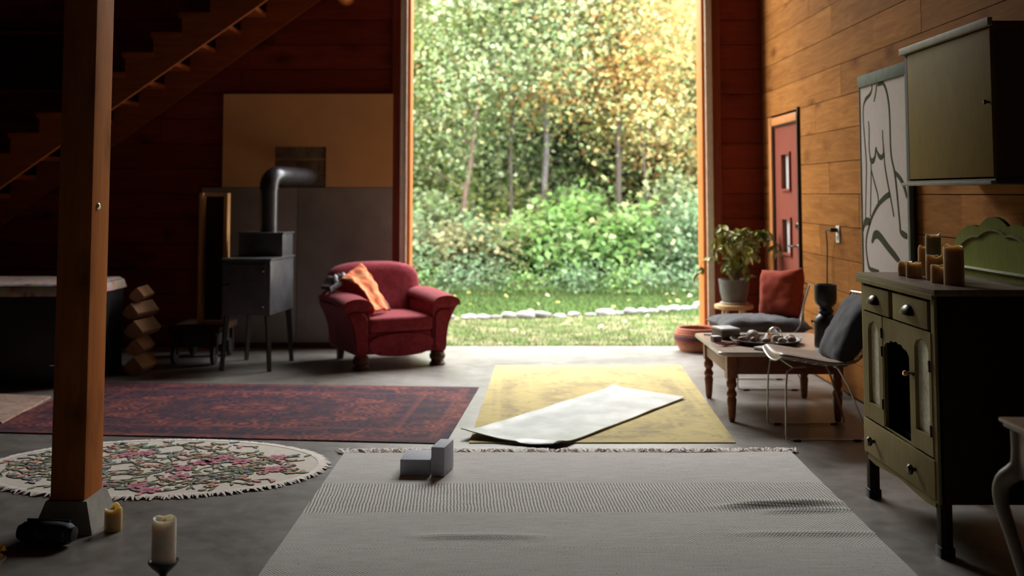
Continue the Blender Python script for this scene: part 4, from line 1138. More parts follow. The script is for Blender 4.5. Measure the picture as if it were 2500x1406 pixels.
# ================================================================== WIRE CHAIRS
M_pad = plain('taupe_leather_pad', (.36, .29, .235), .42, var=.08, scale=25, bmp=.15)
M_char = plain('charcoal_linen', (.028, .026, .034), .9, var=.2, scale=60, sheen=.1)
M_rust = plain('rust_red_velvet', (.33, .055, .028), .9, var=.15, scale=25, sheen=.08, spec=.1)
M_greycush = plain('grey_cushion_linen', (.075, .075, .09), .85, var=.2, scale=40, sheen=.15)
def wire_chair(lab, loc, rz, pad):
    o = thing('wire_chair', lab, 'chair', loc, rz, 'wire chairs')
    prof = catmull([(-.255, .425), (-.23, .435), (-.10, .415), (.04, .395), (.15, .405), (.215, .46), (.255, .56), (.29, .68), (.325, .80)], 4)
    def hw(v): return .20 + .05 * math.sin(min(1, v * 1.25) * math.pi * .8) - .03 * max(0, v - .75)
    def S(u, v):
        k = v * (len(prof) - 1); i = min(int(k), len(prof) - 2); f = k - i
        y = prof[i][0] * (1 - f) + prof[i + 1][0] * f; z = prof[i][1] * (1 - f) + prof[i + 1][1] * f
        e = (2 * u - 1)
        return (e * hw(v), y - (.035 * e * e if v > .6 else .0) * min(1, (v - .6) * 4 if v > .6 else 0), z + .035 * e * e * (1 if v < .6 else max(0, 1 - (v - .6) * 3)))
    m_ = MB()
    for i in range(1, 14): m_.tube([S(i / 14, j / 26) for j in range(27)], .0023, 5)
    for j in range(1, 20): m_.tube([S(i / 14, j / 20) for i in range(15)], .0023, 5)
    m_.build('wire_shell', M_dullchrome, o)
    rimp = [S(i / 14, 0) for i in range(15)] + [S(1, j / 26) for j in range(1, 27)] + [S(i / 14, 1) for i in range(13, -1, -1)] + [S(0, j / 26) for j in range(25, 0, -1)]
    MB().tube(rimp, .0055, 8, True).build('rim_wire', M_dullchrome, o)
    for s in (-1, 1):
        P = [(s * .17, -.10, .405), (s * .19, -.175, .405), (s * .205, -.215, .385), (s * .215, -.225, .30), (s * .222, -.232, .04), (s * .222, -.228, .012), (s * .222, -.20, .007), (s * .222, .20, .007), (s * .222, .232, .014), (s * .216, .225, .05), (s * .17, .14, .30), (s * .15, .09, .395)]
        lg = MB().tube(P, .0055, 8).build('sled_leg', M_dullchrome, o)
        for y in (-.17, .17): MB().box((s * .222, y, .006), (.018, .045, .012), .003).build('glide', M_black, lg)
    MB().tube([(-.19, -.175, .405), (.19, -.175, .405)], .005, 8).build('cross_bar', M_dullchrome, o)
    MB().tube([(-.15, .09, .395), (.15, .09, .395)], .005, 8).build('cross_bar', M_dullchrome, o)
    if pad:
        MB().sheet(lambda u, v: (lambda p: (p[0] * .97, p[1], p[2] + .012 + .026 * (1 - (2 * u - 1) ** 6) * (1 - (2 * v - 1) ** 6)))(S(u, .015 + v * .50)), 20, 24, .018).build('seat_pad', M_pad, o, True, 60)
    return o
wire_chair('wire chair with a taupe seat pad in front of the coffee table by the sideboard', (1.80, 6.51, .0015), -90, True)
wire_chair('wire chair with cushions behind the coffee table near the red door', (1.86, 8.10, .0015), -90, False).scale.z = .92
o = MB().pillow(.23, .23, .075, 20, 4, .012, 3).build('cushion', M_char, None, True, 180)
o.matrix_world = T(2.00, 6.50, .600) @ RY(-59) @ RZ(2)
tag(o, 'dark charcoal cushion leaning on the wire chair back beside the sideboard', 'cushion')
o = MB().pillow(.33, .26, .062, 22, 4, .02, 9).build('cushion', M_greycush, None, True, 180)
o.matrix_world = T(1.83, 8.10, .444) @ RY(1) @ RZ(4)
tag(o, 'flat grey cushion on the wire chair seat behind the coffee table', 'cushion')
o = MB().pillow(.19, .19, .085, 20, 4, .012, 5).build('cushion', M_rust, None, True, 180)
o.matrix_world = T(2.03, 8.20, .648) @ RZ(38) @ RY(-78) @ RZ(6)
tag(o, 'rust red velvet cushion propped on the grey cushion by the red door', 'cushion')

# ================================================================== PLANT ON STOOL, BASKET
M_stool = wood('light_stool_wood', (.42, .26, .12), (.60, .40, .20), axis=0, knots=False)
so = thing('round_stool', 'round wooden stool under the potted plant beside the doorway', 'stool', (1.96, 9.60, 0))
MB().lathe([(.15, .395), (.165, .40), (.168, .415), (.165, .43), (.15, .434)], 32).build('seat', M_stool, so)
for i in range(4):
    a = R(45 + 90 * i)
    MB().tube([(.10 * math.cos(a), .10 * math.sin(a), .40), (.15 * math.cos(a), .15 * math.sin(a), 0)], [.016, .012], 10).build('leg', M_stool, so)
pt = thing('potted_plant', 'leafy green houseplant in a charcoal pot on the round stool', 'plant', (1.965, 9.60, .4345))
M_pot = plain('charcoal_pot', (.115, .11, .10), .65)
MB().lathe([(.088, .016), (.10, .018), (.12, .10), (.132, .20), (.134, .215), (.125, .215), (.122, .19)], 32).build('pot', M_pot, pt)
MB().lathe([(.10, 0), (.115, .004), (.122, .018), (.114, .020), (.105, .012)], 32).build('saucer', plain('pale_saucer', (.45, .40, .35), .6), pt)
MB().lathe([(.122, .185), (.06, .195), (.01, .197)], 24).build('soil', plain('soil', (.04, .025, .015), .95), pt)
M_pleaf = []
for c in ((.21, .23, .035), (.29, .28, .05), (.14, .17, .035), (.36, .37, .16)):
    m = plain('plant_leaf', c, .4, var=.2, scale=25, spec=.4)
    M_pleaf.append(m)
leafme = []
for m in M_pleaf:
    ml = MB()
    ml.sheet(lambda u, v: ((u - .5) * .62 * max(.02, math.sin(min(1, v * 1.02) * math.pi) ** .75) * .07, v * .07, -.020 * v * v + .012 * abs(2 * u - 1)), 4, 5)
    oo = ml.build('leaf', m, None, True, 80); leafme.append(oo.data); bpy.data.objects.remove(oo)
rp = random.Random(21)
stems = []
for i in range(20):
    a = rp.uniform(0, 6.28); sp_ = rp.uniform(.08, .34); hh = rp.uniform(.12, .50) * (1 - .5 * max(0, sp_ - .2))
    b0 = Vector((rp.uniform(-.04, .04), rp.uniform(-.04, .04), .19))
    b1 = b0 + Vector((math.cos(a) * sp_ * .35, math.sin(a) * sp_ * .30, hh * .75)); 
    b2 = Vector((math.cos(a) * sp_, math.sin(a) * sp_ * .75, .19 + hh)); b3 = b2 + Vector((math.cos(a) * .05, math.sin(a) * .05, -rp.uniform(.05, .16)))
    P = [Vector(p) for p in catmull([tuple(b0), tuple(b1), tuple(b2), tuple(b3)], 5)]
    stems.append(P)
    MB().tube(P, [.005 - .003 * k / (len(P) - 1) for k in range(len(P))], 5).build('stem', plain('stem_green', (.16, .13, .05), .6) if i == 0 else bpy.data.materials['stem_green'], pt)
nleaf = 0
while nleaf < 300:
    P = rp.choice(stems); k = rp.randint(3, len(P) - 1); p = P[k]
    a = rp.uniform(0, 6.28); el = rp.uniform(-75, 20); s = rp.uniform(.75, 1.45)
    L = bpy.data.objects.new('leaf', rp.choice(leafme)); COL.objects.link(L); L.parent = pt
    L.matrix_local = Matrix.Translation(p) @ Matrix.Rotation(a, 4, 'Z') @ RX(el) @ RY(rp.uniform(-35, 35)) @ Matrix.Diagonal((s, s, s, 1))
    nleaf += 1
bk = thing('coil_basket', 'low round coiled basket with rust and dark bands by the doorway', 'basket', (1.685, 9.83, 0))
bc = [(.30, .10, .05), (.40, .18, .09), (.40, .18, .09), (.34, .12, .06), (.33, .07, .03), (.09, .035, .035), (.10, .03, .03), (.36, .10, .05), (.34, .11, .06), (.36, .12, .07)]
bmats = {}
zb_ = .011
for i, c in enumerate(bc):
    u = i / 9; r = .150 + .055 * math.sin(min(1, u * 1.35) * math.pi / 2) - .028 * max(0, u - .62) / .38
    if c not in bmats: bmats[c] = plain('basket_coil', c, .85, var=.3, scale=60, bmp=.5)
    MB().tube([(r * math.cos(2 * math.pi * k / 40), r * math.sin(2 * math.pi * k / 40), zb_ + i * .0205) for k in range(40)], .0125, 8, True).build('coil', bmats[c], bk)
MB().lathe([(.15, .002), (.15, .016)], 40).build('bottom', bmats[bc[0]], bk)
# ================================================================== FOREGROUND LEFT
candle((-1.640, 4.66, 0.0005), .036, .094, 'stubby yellowed candle with a melted top beside the post pier', (.62, .47, .20), 'floor candles', .25, .035)
cs = thing('candlestick', 'short black turned candlestick holding the tall white candle', 'candlestick', (-1.195, 3.90, 0))
MB().lathe([(.045, 0), (.047, .006), (.030, .014), (.013, .024), (.011, .04), (.020, .052), (.022, .060), (.012, .070), (.013, .080), (.024, .092), (.040, .106), (.050, .118), (.053, .126), (.047, .126), (.040, .119)], 28).build('stem_and_cup', M_black, cs)
o = candle((-1.195, 3.90, .1195), .041, .150, 'tall white pillar candle standing in the black candlestick', (.80, .76, .68), 'floor candles', .3, .01)
bs = thing('portable_speaker', 'dark blue rounded portable speaker lying on the concrete by the post', 'speaker', (-1.836, 4.47, 0.0), -7)
t = bmesh.new(); m_ = MB(); n = 28; secs = []
for k in range(15):
    u = -1 + 2 * k / 14; x = u * .112; r = .046 * (1 - .30 * abs(u) ** 5) if abs(u) < 1 else .028
    secs.append([(x, r * .92 * math.cos(2 * math.pi * i / n), .048 + r * math.sin(2 * math.pi * i / n)) for i in range(n)])
t.free()
M_spk = plain('navy_mesh', (.012, .018, .032), .55, var=.4, scale=200, bmp=.4)
loft(secs, 'body', M_spk, bs)
MB().box((.01, 0, .009), (.12, .04, .016), .003).build('rubber_feet', M_black, bs)
MB().tube([(-.09, .012, .093), (.09, .012, .093)], .006, 8).build('button_bar', plain('blue_rubber', (.03, .06, .10), .3), bs)
for s in (-1, 1):
    MB().lathe([(.030, 0), (.028, .006), (.012, .009)], 24, T(s * .110, 0, .048) @ RY(90 * s)).build('end_cap', M_black, bs)
M_logo = plain('dim_logo', (.12, .15, .19), .4)
cu = bpy.data.curves.new('logo', 'FONT'); cu.body = 'JBL'; cu.size = .032; cu.extrude = .0006; cu.align_x = 'CENTER'; cu.align_y = 'CENTER'
tmp = bpy.data.objects.new('logo_tmp', cu); COL.objects.link(tmp); bpy.context.view_layer.update()
me = bpy.data.meshes.new_from_object(tmp.evaluated_get(bpy.context.evaluated_depsgraph_get())); bpy.data.objects.remove(tmp)
me.materials.clear(); me.materials.append(M_logo)
lo = bpy.data.objects.new('logo', me); COL.objects.link(lo); lo.parent = bs; lo.matrix_local = T(-.012, -.0428, .050) @ RX(90)
m_ = MB(); m_.box((.088, -.0405, .055), (.005, .002, .022)); m_.box((.088, -.0405, .034), (.005, .002, .006))
m_.build('end_mark', M_logo, bs, False)
# flowers at the very left edge
fw = thing('flower_bunch', 'small bunch of orange and yellow flowers in pale wrap at the left edge', 'flowers', (-1.925, 4.10, 0), 0)
m_ = MB(); n = 36; vs_, fs_ = [], []
for j, (r, z) in enumerate(((.050, 0), (.062, .02), (.070, .045), (.082, .065))):
    for i in range(n):
        a = 2 * math.pi * i / n; k = 1 + .09 * math.sin(a * 7) * j / 3 + .05 * math.sin(a * 13) * j / 3
        vs_.append((r * k * math.cos(a), r * k * math.sin(a), z + .006 * math.sin(a * 5) * j / 3))
for j in range(3):
    for i in range(n): k = (i + 1) % n; fs_.append((j * n + i, j * n + k, (j + 1) * n + k, (j + 1) * n + i))
fs_.append(tuple(range(n)))
m_.add(vs_, fs_).build('wrap', plain('pale_wrap', (.60, .50, .45), .8), fw)
for i, (x, y, z, c) in enumerate(((.038, -.01, .075, (.75, .26, .02)), (-.02, .03, .08, (.80, .45, .03)), (-.03, -.04, .078, (.75, .26, .02)), (.045, .045, .085, (.70, .48, .05)), (.0, 0, .095, (.80, .40, .02)))):
    m_ = MB()
    for k in range(46):
        a = k * 2.4; e = R(85 - 95 * k / 46)
        d = Vector((math.cos(a) * math.cos(e), math.sin(a) * math.cos(e), math.sin(e))); s_ = d.orthogonal().normalized()
        l = .022 + .008 * k / 46
        m_.add([d * .006, d * l * .7 + s_ * .006, d * l, d * l * .7 - s_ * .006], [(0, 1, 2, 3)], T(x, y, z))
    fl = m_.build('bloom', plain('marigold', c, .7), fw, False)
    MB().tube([(x * .5, y * .5, .01), (x, y, z)], .004, 6).build('stalk', bpy.data.materials['stem_green'], fl)
# cream side table at the right edge
M_ctab = plain('cream_painted_wood', (.22, .17, .12), .5, var=.12, scale=10)
M_ctop = wood('side_table_top', (.16, .09, .06), (.26, .16, .10), axis=1, knots=False, rough=.35)
ctb = thing('side_table', 'cream side table with a curved cabriole leg at the right edge', 'table', (1.90, 3.30, 0))
MB().box((0, 0, .668), (.62, .63, .014), .006).build('table_top', M_ctop, ctb)
MB().box((0, 0, .654), (.60, .61, .014), .005).build('top_moulding', M_ctab, ctb)
for s in (-1, 1):
    MB().box((s * .27, 0, .572), (.02, .52, .15), .002).build('apron', M_ctab, ctb)
    MB().box((0, s * .27, .572), (.52, .02, .15), .002).build('apron', M_ctab, ctb)
for sx in (-1, 1):
    for sy in (-1, 1):
        P = catmull([(sx * .265, sy * .265, .648), (sx * .268, sy * .268, .53), (sx * .305, sy * .30, .475), (sx * .312, sy * .305, .41), (sx * .285, sy * .28, .28), (sx * .262, sy * .26, .15), (sx * .265, sy * .265, .05), (sx * .29, sy * .29, .008)], 5)
        m = len(P)
        rad = [.027 if i < 6 else .030 - .016 * min(1, (i - 6) / (m * .6)) for i in range(m)]
        MB().tube(P, rad, 10).build('leg', M_ctab, ctb)
# ================================================================== OUTSIDE
GZ = -0.03
LEAF = .68
GRASS = .34
def gz(x, y):
    z = GZ
    if y > 15.2: z += .10 * min(1, (y - 15.2) / 2)
    if y > 24: z += .22 * (y - 24)
    return z + .012 * noise.noise((x * .7, y * .7, 0))
M_ground = new_mat('lawn_ground'); nt, b = NT(M_ground); v_ = coords(nt)
x_, y_, z_ = sep(nt, v_)
f_ = noi(nt, v_, 3.0, 5, .65); g_ = noi(nt, v_, 14, 4, .7)
lush = ramp(nt, g_, [(.3, (.03, .055, .012)), (.7, (.055, .095, .02))])
dry = ramp(nt, g_, [(.3, (.14, .125, .065)), (.7, (.20, .175, .11))])
near = ramp(nt, f_, [(.42, (0, 0, 0)), (.60, (1, 1, 1))])
c_ = mix(nt, mth(nt, 'MULTIPLY', near, .85), lush, dry)
far_m = mth(nt, 'MULTIPLY', mth(nt, 'SUBTRACT', mth(nt, 'ADD', y_, mth(nt, 'MULTIPLY', f_, .6)), 13.1), 3.0)
cl_ = node(nt, 'ShaderNodeClamp'); lk(nt, far_m, cl_.inputs[0])
c_ = mix(nt, cl_.outputs[0], c_, lush)
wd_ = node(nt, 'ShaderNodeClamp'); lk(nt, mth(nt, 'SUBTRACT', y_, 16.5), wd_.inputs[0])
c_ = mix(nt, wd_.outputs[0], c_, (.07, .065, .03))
lk(nt, c_, b.inputs['Base Color']); b.inputs['Roughness'].default_value = .95; b.inputs['Specular IOR Level'].default_value = .1
bump(nt, b, g_, .6, .02)
ys_ = np.concatenate([np.linspace(YB + .045, 16, 40), np.linspace(16.5, 60, 40)])
vs_ = [(x, float(y), gz(x, float(y))) for y in ys_ for x in np.linspace(-24, 26, 50)]
fs_ = [(j * 50 + i, j * 50 + i + 1, (j + 1) * 50 + i + 1, (j + 1) * 50 + i) for j in range(len(ys_) - 1) for i in range(49)]
gr = MB().add(vs_, fs_).build('ground', M_ground); gr['kind'] = 'structure'
# the ground also runs round the house so that the sky never shows below the horizon
M_leaf = attr_leaf('tree_leaf', .5)
M_grass = attr_leaf('grass_blade', .35, .7)
def blades(n, xr, yr, h0, h1, cols, wts):
    x = rng.uniform(*xr, n); y = rng.uniform(*yr, n)
    z = np.array([gz(a, b_) for a, b_ in zip(x, y)]) - .004
    a = rng.uniform(0, 2 * np.pi, n); h_ = rng.uniform(h0, h1, n); w_ = rng.uniform(.003, .007, n); ln = rng.uniform(-.6, .6, (n, 2)) * h_[:, None]
    V = np.zeros((n, 3, 3))
    V[:, 0] = np.c_[x - np.cos(a) * w_, y - np.sin(a) * w_, z]; V[:, 1] = np.c_[x + np.cos(a) * w_, y + np.sin(a) * w_, z]
    V[:, 2] = np.c_[x + ln[:, 0], y + ln[:, 1], z + h_]
    c = np.array(cols)[rng.choice(len(cols), n, p=wts)] * rng.uniform(.75, 1.25, (n, 1))
    return V.reshape(-1, 3), c
V1, C1 = blades(24000, (-3.5, 4.6), (YB + .26, 12.9), .015, .05, [(.20, .30, .07), (.30, .40, .12), (.50, .46, .28), (.40, .42, .18)], [.3, .25, .25, .2])
V2, C2 = blades(30000, (-4.5, 6.0), (12.8, 15.9), .02, .06, [(.14, .27, .05), (.19, .34, .08), (.28, .38, .12)], [.45, .4, .15])
V4, C4 = blades(1800, (OX0 + .05, OX1 - .05), (YB + .06, YB + .26), .012, .04, [(.20, .30, .07), (.30, .40, .12), (.50, .46, .28)], [.35, .35, .3])
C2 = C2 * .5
V3, C3 = blades(9000, (-5, 7), (15.2, 16.2), .06, .22, [(.14, .25, .05), (.20, .31, .08), (.30, .35, .12)], [.45, .4, .15])
V = np.concatenate([V1, V2, V3, V4]); C_ = np.concatenate([C1, C2, C3, C4])
gs = faces_coloured('grass', V, np.arange(len(V)).reshape(-1, 3), C_ * GRASS, M_grass)
tag(gs, 'short patchy green and straw coloured lawn grass outside the doorway', 'grass', kind='stuff')
# edging stones
M_stone = [plain('edging_stone', c, .9, var=.2, scale=9, bmp=.4) for c in ((.17, .165, .16), (.13, .125, .12), (.21, .205, .195))]
line = catmull([(-4.2, 12.9), (-2.4, 12.55), (-.65, 12.56), (.76, 12.83), (1.77, 13.26), (2.5, 13.83), (3.6, 14.6), (4.6, 15.2)], 30)
acc = 0; last = line[0]; nxt = .05; i_ = 0
adj = ['pale', 'flat', 'rounded', 'lumpy', 'small', 'weathered']
for p in line:
    acc += math.dist(p, last); last = p
    if acc >= nxt:
        r = random.uniform(.05, .085)
        o = rock(r, i_ * 1.91 + 5, random.uniform(.5, .75)).build('edging_stone', M_stone[i_ % 3], None, True, 60)
        o.scale.x = random.uniform(1.1, 1.6); o.rotation_euler.z = random.uniform(-.5, .5)
        o.location = (p[0], p[1] + random.uniform(-.03, .03), gz(p[0], p[1]) - .02)
        tag(o, 'grey edging stone in the row curving across the lawn', 'stone', 'stones edging the lawn'); i_ += 1
        nxt = acc + r * 2.1 + random.uniform(.0, .05)
# fallen leaves on the lawn
m_ = MB().sheet(lambda u, v: ((u - .5) * .075 * max(.05, math.sin(v * math.pi) ** .6), (v - .5) * .08, .012 + .012 * math.sin(u * 3 + v)), 3, 4)
fo_ = [m_.build('fallen_leaf', plain('yellow_fallen_leaf', c, .7), None) for c in ((.36, .29, .08), (.34, .30, .17))]
for i in range(44):
    o = fo_[i] if i < 2 else bpy.data.objects.new('fallen_leaf', fo_[i % 2].data)
    if i >= 2: COL.objects.link(o)
    x, y = random.uniform(-1.2, 3.4), random.choice((random.uniform(12.9, 15.3), random.uniform(12.9, 15.3), random.uniform(10.6, 12.6)))
    o.location = (x, y, gz(x, y) + .035); o.rotation_euler = (random.uniform(-.5, .5), random.uniform(-.5, .5), random.uniform(0, 6)); s = random.uniform(.5, .95); o.scale = (s, s, s)
    tag(o, 'yellow fallen leaf lying in the lawn grass', 'leaf', 'fallen leaves on the lawn')

def leaf_mass(cent, spread, n, size, cols, wts, parent, up=.35, name='foliage'):
    """n leaves around cluster centres; each leaf is a folded four-cornered blade"""
    cent = np.asarray(cent); k = rng.integers(0, len(cent), n)
    P = cent[k] + rng.normal(0, 1, (n, 3)) * np.asarray(spread)
    P[:, 2] = np.maximum(P[:, 2], .04)
    nrm = rng.normal(0, 1, (n, 3)); nrm[:, 2] = np.abs(nrm[:, 2]) + up; nrm /= np.linalg.norm(nrm, axis=1)[:, None]
    d = np.cross(nrm, rng.normal(0, 1, (n, 3))); d /= np.linalg.norm(d, axis=1)[:, None]
    s = np.cross(nrm, d); L = rng.uniform(size[0], size[1], n)[:, None]; W = L * rng.uniform(.55, .85, (n, 1))
    fold = nrm * L * .18
    V = np.stack([P - d * L * .5, P + s * W * .5 - d * L * .08 + fold, P + d * L * .5, P - s * W * .5 - d * L * .08 + fold], 1)
    cl_tint = rng.uniform(.82, 1.18, (len(cent), 1))[k]
    pw = np.array(wts) / sum(wts)
    ci = rng.choice(len(cols), len(cent), p=pw)[k]; ci = np.where(rng.random(n) < .55, ci, rng.choice(len(cols), n, p=pw))
    c = np.array(cols)[ci] * cl_tint * rng.uniform(.8, 1.2, (n, 1))
    V = V.reshape(-1, 3)
    o = faces_coloured(name, V, np.arange(len(V)).reshape(-1, 4), np.clip(c * LEAF, 0, .95), M_leaf, parent)
    o['kind'] = 'stuff'
    return o
BARK = [plain('grey_bark', (.115, .105, .108), .9, var=.3, scale=12, bmp=.4), plain('brown_bark', (.10, .065, .05), .95, var=.3, scale=12, bmp=.5), plain('dark_bark', (.045, .034, .028), .95, var=.3, scale=12, bmp=.5)]
GR = [(.30, .37, .11), (.22, .31, .09), (.40, .44, .17), (.45, .46, .27)]
PALE = [(.32, .42, .19), (.42, .50, .31), (.25, .36, .15), (.50, .48, .23)]
YEL = [(.50, .38, .14), (.47, .42, .20), (.36, .39, .15), (.48, .30, .11)]
ORA = [(.62, .34, .12), (.50, .28, .10), (.62, .48, .20), (.38, .38, .13)]
DEEP = [(.16, .25, .10), (.24, .33, .13), (.20, .29, .15), (.33, .38, .17)]
def tree(lab, x, y, H_, rt, bark, cols, wts, n, crown=(1.0, 2.2), bend=(0, 0), lsize=(.055, .105), sp=.34, nb=14, seed=0, name='tree', grp='trees beyond the lawn'):
    r_ = random.Random(seed); z0 = gz(x, y); H_ *= .74
    o = thing(name, lab, 'tree', (x, y, z0), 0, grp)
    tp = [(0, 0, -.05), (bend[0] * .3, bend[1] * .2, H_ * .25), (bend[0] * .7, bend[1] * .6, H_ * .5), (bend[0], bend[1], H_ * .75), (bend[0] * 1.1, bend[1], H_ * .97)]
    P = [Vector(p) + Vector((r_.uniform(-.02, .02), r_.uniform(-.02, .02), 0)) * (1 if i else 0) for i, p in enumerate(catmull(tp, 4))]
    MB().tube(P, [rt * (1 - .75 * i / (len(P) - 1)) for i in range(len(P))], 10).build('trunk', BARK[bark], o)
    mb_ = MB(); cent = []
    for i in range(nb):
        f = r_.uniform(crown[0], .98); k = f * (len(P) - 1); p = P[int(k)]
        a = r_.uniform(0, 6.28); l = crown[1] * r_.uniform(.45, 1.0) * (1.15 - .6 * max(0, f - .5))
        e = p + Vector((math.cos(a) * l, math.sin(a) * l, r_.uniform(.1, .6) * l))
        m1 = p.lerp(e, .5) + Vector((0, 0, .12 * l))
        mb_.tube(catmull([tuple(p), tuple(m1), tuple(e)], 4), [rt * .22 * (1 - .1 * q) for q in range(9)], 5)
        for q in (.35, .6, .8, 1.0): 
            c = Vector(catmull([tuple(p), tuple(m1), tuple(e)], 4)[min(8, int(q * 8))])
            for _ in range(2): cent.append(tuple(c + Vector((r_.uniform(-.35, .35), r_.uniform(-.35, .35), r_.uniform(-.3, .35)))))
    mb_.build('branches', BARK[bark], o)
    leaf_mass(cent, (sp, sp, sp * .8), n, lsize, cols, wts, o)
    return o
W4 = [3, 3, 2, 1]
tree('slim grey-barked tree with a bare straight trunk in the middle of the view', .60, 18.0, 8.2, .062, 0, PALE, W4, 9000, (.52, 1.7), (.05, .1), nb=22, seed=1)
tree('dark-trunked tree with sparse rusty orange leaves', 1.72, 17.1, 7.6, .05, 2, ORA + GR[:1], [3, 3, 2, 1, 1], 8000, (.46, 1.2), (.02, .2), nb=20, seed=2, sp=.26)
tree('leaning brown-trunked tree with thin pale foliage left of the middle', -.78, 17.2, 7.4, .045, 1, PALE, W4, 8000, (.28, 1.6), (.42, .2), nb=20, seed=3)
tree('very slender dark sapling left of the grey trunk', .03, 17.3, 6.8, .028, 2, PALE + ORA[:1], [3, 2, 2, 2, 2], 4500, (.42, 1.3), (.05, .2), nb=16, seed=4)
tree('slender tree with dull yellow leaves right of the rusty one', 2.18, 17.2, 6.6, .030, 2, YEL + PALE[:1], [2, 3, 3, 1, 2], 5200, (.40, 1.3), (-.08, .2), nb=18, seed=5)
tree('bright yellow maple nearest the right doorpost', 3.35, 19.6, 7.2, .06, 1, YEL, [3, 3, 2, 1], 14000, (.20, 1.9), (-.2, 0), (.07, .13), nb=26, seed=6)
tree('leafy green tree nearest the left doorpost', -1.75, 18.2, 7.8, .06, 1, GR, W4, 14000, (.16, 1.9), (.1, 0), (.06, .12), nb=28, seed=7)
rt_ = random.Random(77)
spec_ = [('tall pale green tree standing in the second row', PALE, .42, 8.6), ('broad green tree in the second row of the wood', GR, .40, 8.8), ('deep green tree deeper in the wood', DEEP, .36, 9.4)]
for i in range(26):
    row = i % 2
    x = -8.2 + 16.4 * ((i // 2) + .5 * row) / 13 + rt_.uniform(-.4, .4) + 1.2; y = (22.0 if row == 0 else 25.5) + rt_.uniform(-1.0, 1.0)
    nm, cs_, sp_, h_ = spec_[(i * 7) % 3 if row == 0 else (2 if i % 3 else 1)]
    if x > 3.2 and i % 2 == 0: nm, cs_ = 'yellow-green tree among the second row on the right', YEL[1:] + GR[:1]
    tree(nm, x, y, h_ + rt_.uniform(-.8, .6) - (0 if row == 0 else .2), .07, rt_.choice((0, 1, 2)), cs_, W4[:len(cs_)], 12000 if row == 0 else 12000, (.06, 2.1), (rt_.uniform(-.3, .3), 0), (.08, .15) if row == 0 else (.10, .19), sp=.5, nb=26, seed=30 + i)
for i in range(11):
    x = -12 + 26 * i / 10 + rt_.uniform(-.6, .6); y = 30 + rt_.uniform(-1, 1)
    tree('hazy dark green tree closing off the back of the wood', x, y, 8.2 + rt_.uniform(-.6, .6), .10, 2, DEEP, W4, 12000, (.02, 2.6), (0, 0), (.16, .30), sp=.75, nb=28, seed=90 + i)
# trees flanking the view
for i, (x, y) in enumerate(((-4.2, 18.2), (-6.4, 17.2), (5.6, 18.6), (7.8, 17.4), (-9, 16), (10.2, 16.2))):
    tree('bushy green tree standing outside to the ' + ('left' if x < 0 else 'right') + ' of the doorway view', x, y, 7.6, .07, 1, GR, W4, 5000, (.10, 2.0), (0, 0), (.12, .22), sp=.5, nb=24, seed=130 + i)

# thicket along the lawn edge
def bush(lab, x, y, rx, h_, cols, wts, n, lsize, seed, twig=.5):
    r_ = random.Random(seed); z0 = gz(x, y)
    o = thing('bush', lab, 'bush', (x, y, z0), 0, 'thicket at the lawn edge')
    m_ = MB(); cent = []
    for i in range(16):
        a = r_.uniform(0, 6.28); q = r_.random() ** .5
        e = Vector((math.cos(a) * rx * q, math.sin(a) * rx * .7 * q, h_ * r_.uniform(.45, 1.0) * (1 - .35 * q * q)))
        b0 = Vector((e.x * .3, e.y * .3, -.02))
        P = catmull([tuple(b0), tuple(b0.lerp(e, .5) + Vector((0, 0, .06))), tuple(e)], 4)
        m_.tube(P, [.010 - .0008 * k for k in range(len(P))], 4)
        for k in (2, 4, 6, 8): cent.append(P[min(k, len(P) - 1)])
    m_.build('stems', BARK[1], o)
    leaf_mass(cent, (.16, .16, .12), n, lsize, cols, wts, o, up=.7)
LUSH = [(.21, .38, .10), (.27, .42, .14), (.16, .30, .10), (.34, .46, .20)]
BLU = [(.22, .36, .19), (.27, .40, .24), (.16, .27, .13), (.34, .44, .26)]
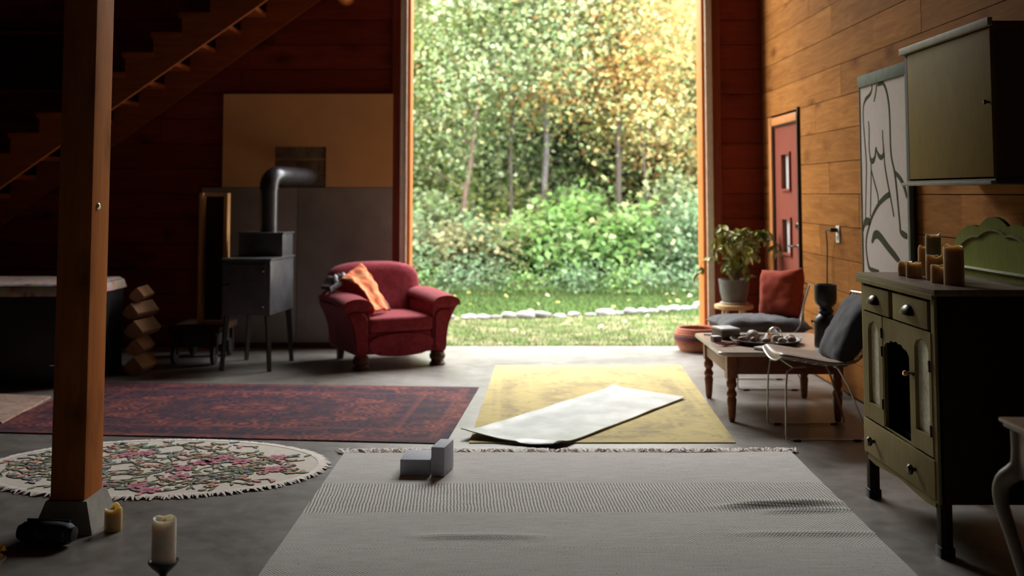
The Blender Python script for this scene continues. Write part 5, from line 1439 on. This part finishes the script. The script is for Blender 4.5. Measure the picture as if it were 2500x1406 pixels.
BRN = [(.34, .34, .17), (.28, .27, .13), (.42, .38, .22), (.22, .28, .12)]
bsh = [(-3.6, 16.4, .8, 1.2, GR), (-2.5, 16.3, .75, 1.25, BRN), (-1.65, 16.2, .7, 1.15, BLU), (-1.05, 16.3, .6, 1.0, BRN), (-.45, 16.5, .6, .95, BLU), (.10, 16.3, .55, .9, BRN), (.55, 16.2, .6, 1.05, LUSH), (1.05, 16.5, .7, 1.5, LUSH), (1.60, 16.4, .7, 1.35, LUSH), (2.15, 16.6, .7, 1.1, LUSH), (2.65, 16.3, .7, 1.25, BLU), (3.25, 16.5, .75, 1.45, BLU), (4.1, 16.4, .8, 1.3, LUSH), (5.2, 16.5, .9, 1.4, GR)]
blab = ['green bush furthest to the left of the lawn', 'brownish twiggy bush half hidden behind the left doorpost', 'blue-green bush just inside the left doorpost', 'dry twiggy bush left of the brown leaning trunk', 'low blue-green bush at the foot of the brown trunk', 'dry olive bush in front of the slender sapling', 'lush green bush at the foot of the grey trunk', 'tallest lush green bush right of the grey trunk', 'lush broad-leaved bush in the middle of the thicket', 'lush bush below the rusty-leaved tree', 'blue-green bush right of the lush ones', 'tall blue-green bush just inside the right doorpost', 'lush bush behind the right doorpost', 'green bush furthest to the right of the lawn']
for i, (x, y, rx, h_, cs_) in enumerate(bsh):
    bush(blab[i], x, y, rx, h_, cs_ + [(.62, .52, .26)], [3, 3, 2, 2, .5], 2600 if cs_ is not LUSH else 2000, (.06, .11) if cs_ is not LUSH else (.09, .16), 200 + i)
for i in range(15):
    x = -3.0 + 7.4 * i / 14 + random.uniform(-.15, .15)
    bush('low leafy weed clump at the front of the thicket', x, 15.75 + random.uniform(-.1, .15), .38, random.uniform(.22, .45), (BLU if i % 3 else LUSH), W4, 520, (.04, .08), 300 + i)
for i in range(12):
    x = -4.5 + 11 * i / 11 + random.uniform(-.3, .3)
    bush('shrub filling the gap behind the front thicket', x, 17.6 + random.uniform(-.3, .3), .8, random.uniform(1.3, 1.9), [GR, BRN, DEEP, PALE][i % 4], W4, 2000, (.08, .14), 400 + i)
